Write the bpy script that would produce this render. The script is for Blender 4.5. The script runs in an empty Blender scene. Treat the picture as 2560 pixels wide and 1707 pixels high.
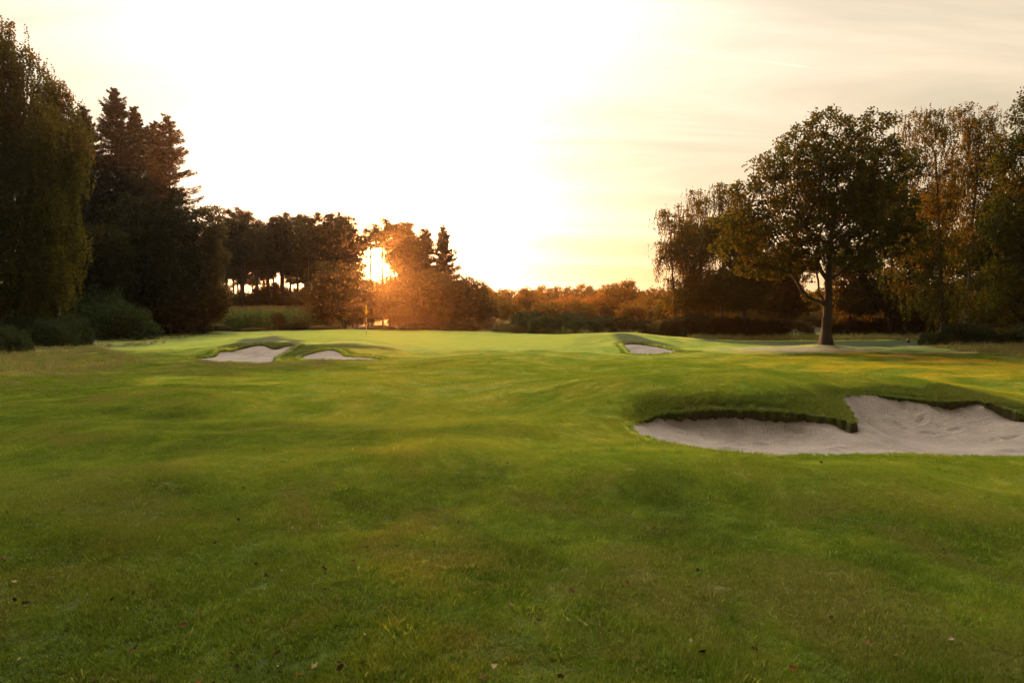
import bpy, math, random
import numpy as np
from math import radians as R, sin, cos, pi, sqrt
from mathutils import Vector, Matrix

C = bpy.context.scene.collection
sc = bpy.context.scene

# ------------------------------------------------------------------ camera
W, H = 1024.0, 682.0
F = 682.7                      # 24 mm on a 36 mm sensor
HZ = 313.0                     # horizon row
CAMZ = 1.8
PITCH = math.atan((H / 2 - HZ) / F)
cam = bpy.data.cameras.new("camera")
cam.lens = 24.0; cam.sensor_width = 36.0
cam.clip_start = 0.05; cam.clip_end = 3000
camo = bpy.data.objects.new("camera", cam)
camo.location = (0, 0, CAMZ)
camo.rotation_euler = (pi / 2 - PITCH, 0, 0)
C.objects.link(camo); sc.camera = camo

def P(u, v, D):
    """point seen at pixel (u,v) at forward distance D"""
    x = (u - 512.0) / F; y = -(v - H / 2) / F
    dy = cos(PITCH) + y * sin(PITCH)
    dz = -sin(PITCH) + y * cos(PITCH)
    return np.array([x / dy * D, D, CAMZ + dz / dy * D])

# ------------------------------------------------------------------ sky and sun
SUN_EL, SUN_AZ = 4.6, -11.6         # degrees, azimuth from +Y towards +X
sdir = Vector((sin(R(SUN_AZ)) * cos(R(SUN_EL)), cos(R(SUN_AZ)) * cos(R(SUN_EL)), sin(R(SUN_EL))))
SKY_STRENGTH = 0.15
world = bpy.data.worlds.new("World"); sc.world = world
world.use_nodes = True
wn = world.node_tree.nodes; wl = world.node_tree.links
wn.clear()
def wnode(t, **k):
    n = wn.new(t)
    for a, b in k.items(): setattr(n, a, b)
    return n
def wmath(op, a, b=None, clamp=False):
    n = wn.new('ShaderNodeMath'); n.operation = op; n.use_clamp = clamp
    for i, s in enumerate((a, b)):
        if s is None: continue
        if isinstance(s, (int, float)): n.inputs[i].default_value = s
        else: wl.new(s, n.inputs[i])
    return n.outputs[0]
def wmix(f, a, b, mode='MIX'):
    n = wn.new('ShaderNodeMix'); n.data_type = 'RGBA'; n.blend_type = mode
    n.clamp_result = False
    for i, s in ((0, f), (6, a), (7, b)):
        if isinstance(s, (int, float)): n.inputs[i].default_value = s
        elif isinstance(s, tuple): n.inputs[i].default_value = (*s, 1)
        else: wl.new(s, n.inputs[i])
    return n.outputs[2]
tc = wnode('ShaderNodeTexCoord')
sky = wnode('ShaderNodeTexSky', sky_type='NISHITA')
sky.sun_disc = False; sky.sun_elevation = R(SUN_EL); sky.sun_rotation = R(SUN_AZ)
sky.altitude = 60; sky.air_density = 1.0; sky.dust_density = 1.2; sky.ozone_density = 1.0
dotn = wnode('ShaderNodeVectorMath', operation='DOT_PRODUCT')
wl.new(tc.outputs['Generated'], dotn.inputs[0]); dotn.inputs[1].default_value = sdir
ang = wmath('ARCCOSINE', wmath('MINIMUM', dotn.outputs['Value'], 0.999999))
deg = wmath('MULTIPLY', ang, 180 / pi)
def lobe(amp, width):
    return wmath('MULTIPLY', wmath('EXPONENT', wmath('DIVIDE', deg, -width)), amp)
sep = wnode('ShaderNodeSeparateXYZ'); wl.new(tc.outputs['Generated'], sep.inputs[0])
elev = wmath('MAXIMUM', sep.outputs['Z'], 0.0)
# thin high cloud: streaks projected on a plane overhead
comb = wnode('ShaderNodeCombineXYZ')
hz_ = wmath('ADD', elev, 0.2)
wl.new(wmath('DIVIDE', sep.outputs['X'], hz_), comb.inputs[0])
wl.new(wmath('DIVIDE', sep.outputs['Y'], hz_), comb.inputs[1])
mapn = wnode('ShaderNodeMapping'); wl.new(comb.outputs[0], mapn.inputs[0])
mapn.inputs['Rotation'].default_value = (0, 0, R(28)); mapn.inputs['Scale'].default_value = (0.30, 1.5, 1)
cl = wnode('ShaderNodeTexNoise'); cl.inputs['Scale'].default_value = 1.5; cl.inputs['Detail'].default_value = 9
cl.inputs['Roughness'].default_value = 0.62; cl.inputs['Distortion'].default_value = 0.6
wl.new(mapn.outputs[0], cl.inputs['Vector'])
cr = wnode('ShaderNodeValToRGB'); wl.new(cl.outputs['Fac'], cr.inputs[0])
cr.color_ramp.elements[0].position = 0.40; cr.color_ramp.elements[1].position = 0.62
cloud = cr.outputs['Color']
# vapour trail, a thin line across the upper right of the sky
A_ = (P(655, 46, 100) - [0, 0, CAMZ]); B_ = (P(806, 67, 100) - [0, 0, CAMZ])
A_ /= np.linalg.norm(A_); B_ /= np.linalg.norm(B_)
nrm = np.cross(A_, B_); nrm /= np.linalg.norm(nrm); mid = A_ + B_; mid /= np.linalg.norm(mid)
dn = wnode('ShaderNodeVectorMath', operation='DOT_PRODUCT'); wl.new(tc.outputs['Generated'], dn.inputs[0]); dn.inputs[1].default_value = tuple(nrm)
dm = wnode('ShaderNodeVectorMath', operation='DOT_PRODUCT'); wl.new(tc.outputs['Generated'], dm.inputs[0]); dm.inputs[1].default_value = tuple(mid)
trail = wmath('MULTIPLY', wmath('SUBTRACT', 1.0, wmath('DIVIDE', wmath('ABSOLUTE', dn.outputs['Value']), 0.0014), True),
              wmath('MULTIPLY', wmath('SUBTRACT', dm.outputs['Value'], 0.9938), 400.0, True), True)
veil = wmix(cloud, (1.74, 1.50, 1.12), (2.45, 2.06, 1.56))   # thin and thick parts of the sunlit cirrus veil, radiance in sky units
mix1 = wmix(0.93, sky.outputs[0], veil)
# the sky dims away from the sun
away = wn.new('ShaderNodeMapRange'); wl.new(deg, away.inputs[0])
for i_, q_ in enumerate((48.0, 110.0, 1.0, 0.34)): away.inputs[1 + i_].default_value = q_
gl = wn.new('ShaderNodeVectorMath'); gl.operation = 'SCALE'; wl.new(mix1, gl.inputs[0]); wl.new(away.outputs[0], gl.inputs['Scale']); gl = gl.outputs[0]
# added fill glow above the camera's view, brightens the ground; no actual cloud
fill_dir = Vector((sin(R(-14)) * cos(R(54)), cos(R(-14)) * cos(R(54)), sin(R(54))))
dc = wnode('ShaderNodeVectorMath', operation='DOT_PRODUCT'); wl.new(tc.outputs['Generated'], dc.inputs[0]); dc.inputs[1].default_value = fill_dir
fill_deg = wmath('MULTIPLY', wmath('ARCCOSINE', wmath('MINIMUM', dc.outputs['Value'], 0.999999)), 180 / pi)
fill_glow = wmath('MULTIPLY', wmath('EXPONENT', wmath('MULTIPLY', wmath('POWER', wmath('DIVIDE', fill_deg, 15.8), 1.7), -1.0)), 56.0)
def addc(base, fac, col):
    n = wn.new('ShaderNodeVectorMath'); n.operation = 'SCALE'; n.inputs[0].default_value = col
    wl.new(fac, n.inputs['Scale'])
    m = wn.new('ShaderNodeVectorMath'); m.operation = 'ADD'
    wl.new(base, m.inputs[0]); wl.new(n.outputs[0], m.inputs[1]); return m.outputs[0]
g = addc(gl, fill_glow, (1.0, 0.945, 0.87))
g = addc(g, wmath('MULTIPLY', lobe(26.0, 5.6), wmath('ADD', wmath('MULTIPLY', cloud, 0.5), 0.72)), (1.0, 0.82, 0.70))
g = addc(g, lobe(190.0, 1.9), (1.0, 0.46, 0.12))
g = addc(g, trail, (0.4, 0.4, 0.38))
bg = wnode('ShaderNodeBackground'); bg.inputs['Strength'].default_value = SKY_STRENGTH
tint = wmix(wmath('EXPONENT', wmath('DIVIDE', elev, -0.16)), (1.0, 0.98, 0.96), (1.0, 0.84, 0.58))
g = wmix(1.0, g, tint, 'MULTIPLY')
wl.new(g, bg.inputs['Color'])
wo = wnode('ShaderNodeOutputWorld'); wl.new(bg.outputs[0], wo.inputs[0])

sun = bpy.data.lights.new("sun", 'SUN'); sun.energy = 5.0; sun.angle = R(0.5); sun.color = (1.0, 0.32, 0.06)
suno = bpy.data.objects.new("sun", sun); C.objects.link(suno)
suno.rotation_euler = (-sdir).to_track_quat('-Z', 'Y').to_euler()
suno.location = (0, 0, 40)

sc.view_settings.view_transform = 'Standard'; sc.view_settings.look = 'None'
sc.view_settings.exposure = 1.5; sc.view_settings.gamma = 1.0
cy = sc.cycles
cy.max_bounces = 6; cy.diffuse_bounces = 3; cy.glossy_bounces = 2; cy.transmission_bounces = 4
cy.transparent_max_bounces = 4; cy.volume_bounces = 0
cy.use_denoising = True; cy.caustics_reflective = False; cy.caustics_refractive = False
cy.sample_clamp_indirect = 4.0
try: cy.volume_step_rate = 5.0
except Exception: pass

# ------------------------------------------------------------------ helpers
def tag(o, label=None, cat=None, group=None, kind=None):
    if label: o['label'] = label
    if cat: o['category'] = cat
    if group: o['group'] = group
    if kind: o['kind'] = kind
    return o

def new_mesh(name, V, faces=None, quads=None, tris=None, mats=(), smooth=False, mat_idx=None):
    me = bpy.data.meshes.new(name)
    V = np.asarray(V, dtype=np.float32)
    me.vertices.add(len(V)); me.vertices.foreach_set('co', V.ravel())
    loops = []; starts = []; tot = []; s = 0
    parts = []
    if quads is not None and len(quads):
        q = np.asarray(quads, dtype=np.int32); parts.append((q, 4))
    if tris is not None and len(tris):
        t = np.asarray(tris, dtype=np.int32); parts.append((t, 3))
    nl = sum(p.size for p, k in parts); nf = sum(len(p) for p, k in parts)
    me.loops.add(nl); me.polygons.add(nf)
    me.loops.foreach_set('vertex_index', np.concatenate([p.ravel() for p, k in parts]))
    st = []
    for p, k in parts:
        st.append(s + np.arange(len(p)) * k); s += p.size
    me.polygons.foreach_set('loop_start', np.concatenate(st).astype(np.int32))
    for m in mats: me.materials.append(m)
    if mat_idx is not None: me.polygons.foreach_set('material_index', np.asarray(mat_idx, dtype=np.int32))
    if smooth: me.polygons.foreach_set('use_smooth', np.ones(nf, dtype=bool))
    me.update(calc_edges=True)
    return me

def link(name, me, parent=None, loc=None):
    o = bpy.data.objects.new(name, me); C.objects.link(o)
    if parent is not None: o.parent = parent
    if loc is not None: o.location = loc
    return o

def empty(name, loc, rz=0.0, s=1.0):
    o = bpy.data.objects.new(name, None); C.objects.link(o)
    o.location = loc; o.rotation_euler = (0, 0, rz); o.scale = (s, s, s)
    o.empty_display_size = 0.3
    return o

class NT:
    """small material-node helper"""
    def __init__(s, name):
        s.m = bpy.data.materials.new(name); s.m.use_nodes = True
        s.t = s.m.node_tree; s.t.nodes.clear()
        s.out = s.n('ShaderNodeOutputMaterial')
    def n(s, typ, **k):
        x = s.t.nodes.new(typ)
        for a, b in k.items(): setattr(x, a, b)
        return x
    def l(s, a, b): s.t.links.new(a, b)
    def put(s, sock, v):
        if v is None: return
        if isinstance(v, (int, float)): sock.default_value = v
        elif isinstance(v, tuple): sock.default_value = (*v, 1) if len(sock.default_value) == 4 and len(v) == 3 else v
        else: s.l(v, sock)
    def math(s, op, a, b=None, clamp=False):
        x = s.n('ShaderNodeMath', operation=op); x.use_clamp = clamp
        s.put(x.inputs[0], a); s.put(x.inputs[1], b); return x.outputs[0]
    def mix(s, f, a, b, mode='MIX'):
        x = s.n('ShaderNodeMix', data_type='RGBA', blend_type=mode)
        s.put(x.inputs[0], f); s.put(x.inputs[6], a); s.put(x.inputs[7], b); return x.outputs[2]
    def noise(s, scale, detail=4, rough=0.55, vec=None, dist=0.0):
        x = s.n('ShaderNodeTexNoise'); x.inputs['Scale'].default_value = scale
        x.inputs['Detail'].default_value = detail; x.inputs['Roughness'].default_value = rough
        x.inputs['Distortion'].default_value = dist
        if vec is not None: s.l(vec, x.inputs['Vector'])
        return x.outputs['Fac']
    def ramp(s, f, *stops):
        x = s.n('ShaderNodeValToRGB'); s.l(f, x.inputs[0]); e = x.color_ramp.elements
        while len(e) < len(stops): e.new(0.5)
        for k, (p, c) in enumerate(stops):
            e[k].position = p; e[k].color = (*c, 1) if isinstance(c, tuple) else (c, c, c, 1)
        return x.outputs[0]
    def maprange(s, f, a, b, c=0.0, d=1.0):
        x = s.n('ShaderNodeMapRange'); s.put(x.inputs[0], f)
        for i, q in enumerate((a, b, c, d)): x.inputs[1 + i].default_value = q
        return x.outputs[0]

# ------------------------------------------------------------------ materials
def leaf_mat(name, c1, c2, c3, trans=(0.22, 0.17, 0.03), tmix=0.4, clump=0.5):
    t = NT(name)
    geo = t.n('ShaderNodeNewGeometry'); oi = t.n('ShaderNodeObjectInfo')
    r = geo.outputs['Random Per Island']
    nz = t.noise(clump, 3, 0.6, geo.outputs['Position'])
    f = t.math('ADD', t.math('MULTIPLY', r, 0.55), t.math('MULTIPLY', nz, 0.45))
    col = t.ramp(f, (0.22, c1), (0.5, c2), (0.82, c3))
    tcol = t.mix(0.5, trans, col, 'MIX')
    d = t.n('ShaderNodeBsdfDiffuse'); t.put(d.inputs[0], col)
    tr = t.n('ShaderNodeBsdfTranslucent'); t.put(tr.inputs[0], tcol)
    ms = t.n('ShaderNodeMixShader'); ms.inputs[0].default_value = tmix
    t.l(d.outputs[0], ms.inputs[1]); t.l(tr.outputs[0], ms.inputs[2])
    t.l(ms.outputs[0], t.out.inputs[0])
    return t.m

def bark_mat(name, c1, c2, scale=6.0, white=None):
    t = NT(name)
    tcn = t.n('ShaderNodeTexCoord'); mp = t.n('ShaderNodeMapping'); t.l(tcn.outputs['Object'], mp.inputs[0])
    mp.inputs['Scale'].default_value = (1, 1, 0.25) if white is None else (1, 1, 1.6)
    nz = t.noise(scale, 7, 0.65, mp.outputs[0])
    col = t.ramp(nz, (0.35, c1), (0.65, c2))
    if white:
        w = t.noise(3.0, 5, 0.7, mp.outputs[0])
        col = t.mix(t.maprange(w, 0.47, 0.55), col, white)
    p = t.n('ShaderNodeBsdfPrincipled'); t.put(p.inputs['Base Color'], col); p.inputs['Roughness'].default_value = 0.9
    b = t.n('ShaderNodeBump'); b.inputs['Strength'].default_value = 0.7; b.inputs['Distance'].default_value = 0.04
    t.l(nz, b.inputs['Height']); t.l(b.outputs[0], p.inputs['Normal'])
    t.l(p.outputs[0], t.out.inputs[0]); return t.m

M = {}
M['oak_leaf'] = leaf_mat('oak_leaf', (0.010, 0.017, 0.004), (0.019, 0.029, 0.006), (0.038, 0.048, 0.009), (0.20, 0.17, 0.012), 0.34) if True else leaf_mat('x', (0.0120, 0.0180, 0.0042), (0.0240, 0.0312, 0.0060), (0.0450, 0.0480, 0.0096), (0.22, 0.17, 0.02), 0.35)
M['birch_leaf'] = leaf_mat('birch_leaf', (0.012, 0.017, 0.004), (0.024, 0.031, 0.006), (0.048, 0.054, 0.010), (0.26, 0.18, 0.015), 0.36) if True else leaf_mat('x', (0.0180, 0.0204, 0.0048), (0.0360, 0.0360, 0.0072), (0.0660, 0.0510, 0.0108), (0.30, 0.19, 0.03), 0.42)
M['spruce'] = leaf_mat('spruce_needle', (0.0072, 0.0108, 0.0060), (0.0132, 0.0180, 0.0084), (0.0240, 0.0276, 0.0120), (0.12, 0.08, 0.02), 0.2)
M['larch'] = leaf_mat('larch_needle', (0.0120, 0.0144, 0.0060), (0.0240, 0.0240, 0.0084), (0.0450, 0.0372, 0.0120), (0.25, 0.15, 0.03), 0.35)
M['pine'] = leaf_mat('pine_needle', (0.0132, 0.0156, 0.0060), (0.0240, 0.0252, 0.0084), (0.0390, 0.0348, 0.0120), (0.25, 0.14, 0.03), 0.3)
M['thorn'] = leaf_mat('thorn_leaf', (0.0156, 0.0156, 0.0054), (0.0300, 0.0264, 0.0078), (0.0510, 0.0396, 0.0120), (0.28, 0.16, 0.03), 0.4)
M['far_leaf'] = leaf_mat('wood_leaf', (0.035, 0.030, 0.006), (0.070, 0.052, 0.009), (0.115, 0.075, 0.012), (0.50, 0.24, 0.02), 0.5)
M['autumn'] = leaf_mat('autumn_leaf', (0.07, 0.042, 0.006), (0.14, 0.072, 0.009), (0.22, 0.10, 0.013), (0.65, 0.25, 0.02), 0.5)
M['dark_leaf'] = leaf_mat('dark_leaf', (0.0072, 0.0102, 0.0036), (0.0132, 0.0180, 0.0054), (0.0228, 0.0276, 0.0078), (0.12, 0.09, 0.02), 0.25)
M['rhodo'] = leaf_mat('rhododendron_leaf', (0.018, 0.034, 0.012), (0.034, 0.054, 0.019), (0.070, 0.104, 0.034), (0.10, 0.12, 0.02), 0.15)
M['gorse'] = leaf_mat('gorse_leaf', (0.022, 0.036, 0.018), (0.045, 0.068, 0.030), (0.085, 0.110, 0.055), (0.12, 0.12, 0.03), 0.2)
M['brown_leaf'] = leaf_mat('heath_leaf', (0.035, 0.030, 0.016), (0.070, 0.058, 0.028), (0.12, 0.095, 0.045), (0.3, 0.2, 0.05), 0.3)
M['corn'] = leaf_mat('corn_leaf', (0.06, 0.095, 0.022), (0.12, 0.17, 0.040), (0.20, 0.26, 0.07), (0.25, 0.26, 0.04), 0.35)
M['tassel'] = leaf_mat('corn_tassel', (0.14, 0.11, 0.05), (0.20, 0.15, 0.06), (0.26, 0.20, 0.08), (0.4, 0.28, 0.08), 0.3)
M['bark'] = bark_mat('grey_bark', (0.020, 0.016, 0.013), (0.06, 0.05, 0.04))
M['oak_bark'] = bark_mat('oak_bark', (0.011, 0.009, 0.007), (0.038, 0.031, 0.025), 9.0)
M['dark_bark'] = bark_mat('dark_bark', (0.020, 0.015, 0.011), (0.06, 0.045, 0.033))
M['birch_bark'] = bark_mat('birch_bark', (0.02, 0.016, 0.012), (0.06, 0.045, 0.035), 6.0, (0.13, 0.11, 0.09))
M['pine_bark'] = bark_mat('pine_bark', (0.02, 0.012, 0.008), (0.07, 0.038, 0.022))

def turf_color(t, inst):
    """mown grass colour from world position plus zone attributes"""
    geo = t.n('ShaderNodeNewGeometry'); pos = geo.outputs['Position']
    def att(n):
        a = t.n('ShaderNodeAttribute'); a.attribute_name = n
        a.attribute_type = 'INSTANCER' if inst else 'GEOMETRY'
        return a.outputs['Fac']
    big = t.noise(0.22, 4, 0.6, pos, 0.4)
    med = t.noise(1.1, 5, 0.62, pos, 0.6)
    mp = t.n('ShaderNodeMapping'); t.l(pos, mp.inputs[0]); mp.inputs['Location'].default_value = (31, 17, 3)
    med2 = t.noise(0.8, 5, 0.65, mp.outputs[0], 0.5)
    fine = t.noise(7.0, 4, 0.65, pos)
    base = t.ramp(t.math('ADD', t.math('MULTIPLY', med, 0.72), t.math('MULTIPLY', fine, 0.28)),
                  (0.40, (0.024, 0.072, 0.005)), (0.50, (0.105, 0.190, 0.010)), (0.60, (0.250, 0.300, 0.022)))
    olive = t.mix(t.maprange(med2, 0.50, 0.61), base, (0.185, 0.160, 0.036))
    lush = t.mix(t.maprange(big, 0.60, 0.38), olive, (0.112, 0.183, 0.015))
    lush = t.mix(t.math('MULTIPLY', t.maprange(big, 0.60, 0.38), 0.55), olive, lush)
    gr = t.mix(t.maprange(med, 0.3, 0.7), (0.290, 0.335, 0.012), (0.375, 0.385, 0.016))
    fw = t.mix(t.maprange(t.math('ADD', t.math('MULTIPLY', med2, 0.75), t.math('MULTIPLY', fine, 0.25)), 0.41, 0.60), (0.205, 0.300, 0.013), (0.455, 0.425, 0.038))
    dr = t.mix(t.maprange(med, 0.40, 0.62), (0.168, 0.171, 0.036), (0.42, 0.31, 0.12))
    lush = t.mix(att('z_shade'), lush, (0.010, 0.022, 0.002))  # foreground corner shade mixed into the turf colour
    c = t.mix(att('z_fair'), lush, fw)
    c = t.mix(att('z_tee_shade'), c, (0.014, 0.030, 0.006))
    c = t.mix(att('z_bank'), c, t.mix(t.maprange(med2, 0.42, 0.6), (0.042, 0.070, 0.010), (0.090, 0.084, 0.024)))
    c = t.mix(att('z_green'), c, gr)
    c = t.mix(att('z_dry'), c, dr)
    return c, pos, att, fine, med

def make_ground_mat():
    t = NT('mown_turf')
    c, pos, att, fine, med = turf_color(t, False)
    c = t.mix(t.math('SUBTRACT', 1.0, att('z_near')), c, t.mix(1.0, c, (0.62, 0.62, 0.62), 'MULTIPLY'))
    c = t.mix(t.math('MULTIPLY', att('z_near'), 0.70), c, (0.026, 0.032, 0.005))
    nd = t.noise(2.2, 6, 0.7, pos)
    c = t.mix(t.math('MULTIPLY', att('z_dirt'), t.maprange(nd, 0.38, 0.5)), c, (0.36, 0.27, 0.17))
    ns = t.noise(14, 5, 0.7, pos)
    soil = t.ramp(ns, (0.35, (0.028, 0.020, 0.012)), (0.7, (0.085, 0.060, 0.034)))
    c = t.mix(att('z_soil'), c, soil)
    c = t.mix(att('z_floor'), c, t.mix(nd, (0.022, 0.017, 0.009), (0.060, 0.050, 0.020)))
    p = t.n('ShaderNodeBsdfPrincipled'); t.put(p.inputs['Base Color'], c); p.inputs['Roughness'].default_value = 0.95
    p.inputs['Specular IOR Level'].default_value = 0.1
    b = t.n('ShaderNodeBump'); b.inputs['Strength'].default_value = 0.5; b.inputs['Distance'].default_value = 0.05
    mp = t.n('ShaderNodeMapping'); t.l(pos, mp.inputs[0])
    nb = t.math('ADD', t.noise(5.5, 9, 0.75, mp.outputs[0]), t.math('MULTIPLY', t.noise(1.4, 4, 0.6, mp.outputs[0]), 1.2))
    t.l(nb, b.inputs['Height']); t.l(b.outputs[0], p.inputs['Normal'])
    t.l(p.outputs[0], t.out.inputs[0]); return t.m

def make_blade_mat(name, dry=False):
    t = NT(name)
    geo = t.n('ShaderNodeNewGeometry'); r = geo.outputs['Random Per Island']
    if dry:
        nz = t.noise(0.6, 3, 0.6, geo.outputs['Position'])
        c = t.ramp(t.math('ADD', t.math('MULTIPLY', r, 0.6), t.math('MULTIPLY', nz, 0.4)),
                   (0.25, (0.10, 0.095, 0.030)), (0.5, (0.19, 0.145, 0.060)), (0.8, (0.32, 0.235, 0.120)))
    else:
        c, pos, att, fine, med = turf_color(t, True)
        c = t.mix(t.math('MULTIPLY', t.maprange(r, 0.0, 1.0, 0.0, 0.7), t.maprange(att('z_shade'), 0.0, 1.0, 1.0, 0.35)), c, t.mix(t.math('GREATER_THAN', r, 0.84), (0.045, 0.10, 0.006), (0.34, 0.28, 0.11)))
    d = t.n('ShaderNodeBsdfDiffuse'); t.put(d.inputs[0], c)
    tr = t.n('ShaderNodeBsdfTranslucent'); t.put(tr.inputs[0], t.mix(0.3, c, (0.28, 0.30, 0.02)))
    ms = t.n('ShaderNodeMixShader'); ms.inputs[0].default_value = 0.5
    t.l(d.outputs[0], ms.inputs[1]); t.l(tr.outputs[0], ms.inputs[2])
    t.l(ms.outputs[0], t.out.inputs[0]); return t.m

def make_sand_mat():
    t = NT('bunker_sand')
    geo = t.n('ShaderNodeNewGeometry'); pos = geo.outputs['Position']
    n1 = t.noise(1.3, 6, 0.65, pos); n2 = t.noise(30, 4, 0.7, pos)
    mp = t.n('ShaderNodeMapping'); t.l(pos, mp.inputs[0]); mp.inputs['Scale'].default_value = (1.3, 7, 7)
    n3 = t.noise(3.2, 5, 0.7, mp.outputs[0], 0.8)
    vo = t.n('ShaderNodeTexVoronoi'); vo.inputs['Scale'].default_value = 3.4; t.l(pos, vo.inputs['Vector']); dent = t.maprange(vo.outputs['Distance'], 0.0, 0.35)
    rk = t.n('ShaderNodeTexWave'); rk.inputs['Scale'].default_value = 5.5; rk.inputs['Distortion'].default_value = 9.0; rk.inputs['Detail'].default_value = 3.0; rk.inputs['Detail Scale'].default_value = 0.6; t.l(pos, rk.inputs['Vector'])
    c = t.ramp(n1, (0.35, (0.165, 0.134, 0.106)), (0.65, (0.255, 0.208, 0.162)))
    c = t.mix(t.math('MULTIPLY', t.maprange(n2, 0.55, 0.75), 0.5), c, (0.16, 0.12, 0.09))
    c = t.mix(t.math('MULTIPLY', t.maprange(n3, 0.54, 0.68), 0.5), c, (0.13, 0.098, 0.078))
    p = t.n('ShaderNodeBsdfPrincipled'); t.put(p.inputs['Base Color'], c); p.inputs['Roughness'].default_value = 0.95
    b = t.n('ShaderNodeBump'); b.inputs['Strength'].default_value = 0.9; b.inputs['Distance'].default_value = 0.045
    h = t.math('ADD', t.math('MULTIPLY', n3, 0.9), t.math('MULTIPLY', t.noise(16, 5, 0.7, pos), 0.8))
    h = t.math('ADD', h, t.math('MULTIPLY', dent, 0.45)); h = t.math('ADD', h, t.math('MULTIPLY', rk.outputs['Fac'], 0.22))
    t.l(h, b.inputs['Height']); t.l(b.outputs[0], p.inputs['Normal'])
    t.l(p.outputs[0], t.out.inputs[0]); return t.m

def plain_mat(name, col, rough=0.6):
    t = NT(name); p = t.n('ShaderNodeBsdfPrincipled')
    nz = t.noise(8.0, 4, 0.6)
    t.put(p.inputs['Base Color'], t.mix(t.maprange(nz, 0.3, 0.7), tuple(x * 0.85 for x in col), col))
    p.inputs['Roughness'].default_value = rough
    if rough > .7: p.inputs['Specular IOR Level'].default_value = 0.0
    t.l(p.outputs[0], t.out.inputs[0]); return t.m
M['turf'] = make_ground_mat(); M['blade'] = make_blade_mat('lawn_blade'); M['dryblade'] = make_blade_mat('rough_blade', True)
M['sand'] = make_sand_mat()

# ------------------------------------------------------------------ terrain
rng = np.random.default_rng(7)
ctl = []
def cp(u, v, D): ctl.append(P(u, v, D))
def cz(x, y, z): ctl.append(np.array([x, y, z]))
for y in (-40, -10, 0, 3, 6):
    for x in (-30, -12, -5, 0, 5, 12, 30): cz(x, y, 0.0)
for x, y in ((-8, 9), (-3, 9), (0, 9.5), (-12, 14), (-5, 14), (0, 13), (-18, 22), (-9, 21), (-2, 20), (3, 22), (20, 14), (24, 22), (30, 10),
             (14, 24), (8, 27), (20, 30), (28, 34), (-26, 32), (-34, 22), (-20, 40), (-30, 45), (-40, 60), (20, 42), (30, 48), (12, 46), (10, 52),
             (1, 29), (-3, 27), (14, 34), (40, 60), (20, 60), (4.5, 7.4), (8, 7.4), (11, 7.6)):
    cz(x, y, 0.0)
for x in range(-120, 121, 30):
    for y in (85, 130, 200): cz(x, y, 0.0)
# front bunker, near rim
for a in ((631, 430, 10.9), (666, 443.5, 9.9), (740, 451.5, 9.4), (871, 456.5, 9.1), (1024, 456.5, 9.1), (1150, 450, 9.4)): cp(*a)
# far rim of turf
FB_BACK = [(633, 424, 11.2), (653, 417, 11.6), (690, 413, 11.75), (740, 411, 11.8), (805, 414.5, 11.5), (835, 417.5, 11.25), (855, 421.0, 10.95),
           (850, 411, 11.75), (845, 403, 12.35), (842, 396, 12.9), (860, 393, 13.2), (897, 396, 13.2), (936, 402, 13.0), (984, 400, 12.8),
           (1024, 416, 12.2), (1100, 431, 11.2), (1160, 440, 10.3)]
for a in FB_BACK: cp(*a)
for a in ((600, 402, 12.2), (653, 386.5, 12.7), (700, 384, 12.8), (740, 383, 12.8), (800, 383.5, 13.0), (825, 386.5, 13.3), (849, 380, 14.2), (914, 381, 14.4),
          (970, 388, 14.6), (1024, 397, 14.2), (1100, 412, 13.5), (1180, 430, 12.0)): cp(*a)
for a in ((740, 387, 12.45), (690, 389, 12.4), (805, 389, 12.5), (740, 397, 12.1), (690, 399, 12.1), (805, 400, 12.0)): cp(*a)
for x in (0, 4, 8, 12): cz(x, 18.5, 0.05)
# left green-side bunkers
for a in ((192, 357.5, 28), (213, 361, 27.4), (272, 361, 27.4), (305, 360, 27.5), (340, 360, 27.3), (390, 358, 28)): cp(*a)
B1 = [(192, 357, 28.2), (213.7, 354.5, 28.9), (219.9, 349.5, 29.6), (234, 349, 29.7), (251.5, 343.8, 30.5), (264.8, 343.3, 30.6), (274, 346.8, 30.0),
      (286, 344.4, 30.5), (294.4, 344.0, 30.6), (284, 350.5, 29.4), (275, 356.8, 28.2)]
B2 = [(301.5, 356.3, 28.3), (308.7, 352.2, 29.0), (319, 349.4, 29.5), (332, 348.4, 29.7), (341, 351, 29.3), (345.4, 354.2, 28.8), (366.8, 355, 28.6), (388, 357, 28.3)]
for a in B1 + B2: cp(*a)
for a in ((180, 351, 30), (210.7, 347, 31.2), (237, 339.6, 32.3), (267.8, 336, 32.8), (288, 337, 32.8), (305.6, 340.5, 32.0), (329, 341.2, 32.0), (359.7, 343.0, 31.8),
          (380, 347.0, 31.0), (395, 356, 28.8), (420, 352, 31), (290, 352, 29.2)): cp(*a)
for a in ((329, 329.2, 60), (290, 331.5, 60), (255, 332, 60), (370, 330, 60), (402, 330.6, 60), (435, 331, 60), (366, 334.4, 51.4), (460, 332, 58), (488, 334, 56),
          (514, 335.6, 52), (540, 335.4, 48), (557, 334.6, 44), (579, 333.2, 40), (598, 334.6, 37.5), (609.5, 332.5, 37), (620, 332.2, 36.6), (631, 333.3, 36.2), (647.7, 337.3, 35.6), (668, 342.4, 35),
          (680, 347, 34), (450, 341, 38), (450, 336, 48), (520, 342, 36), (520, 338, 43), (400, 341, 35), (560, 345, 33.5), (480, 349, 31.5), (230, 337, 45), (200, 338, 48), (270, 334.5, 45)): cp(*a)
B3 = [(632.4, 353, 31.0), (628, 348.5, 31.9), (623, 343.2, 33.2), (631.4, 341.9, 33.6), (643.6, 342.9, 33.5), (664, 346.5, 33), (676, 350.1, 32.3), (693.6, 351.9, 31.6)]
for a in B3: cp(*a)
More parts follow.
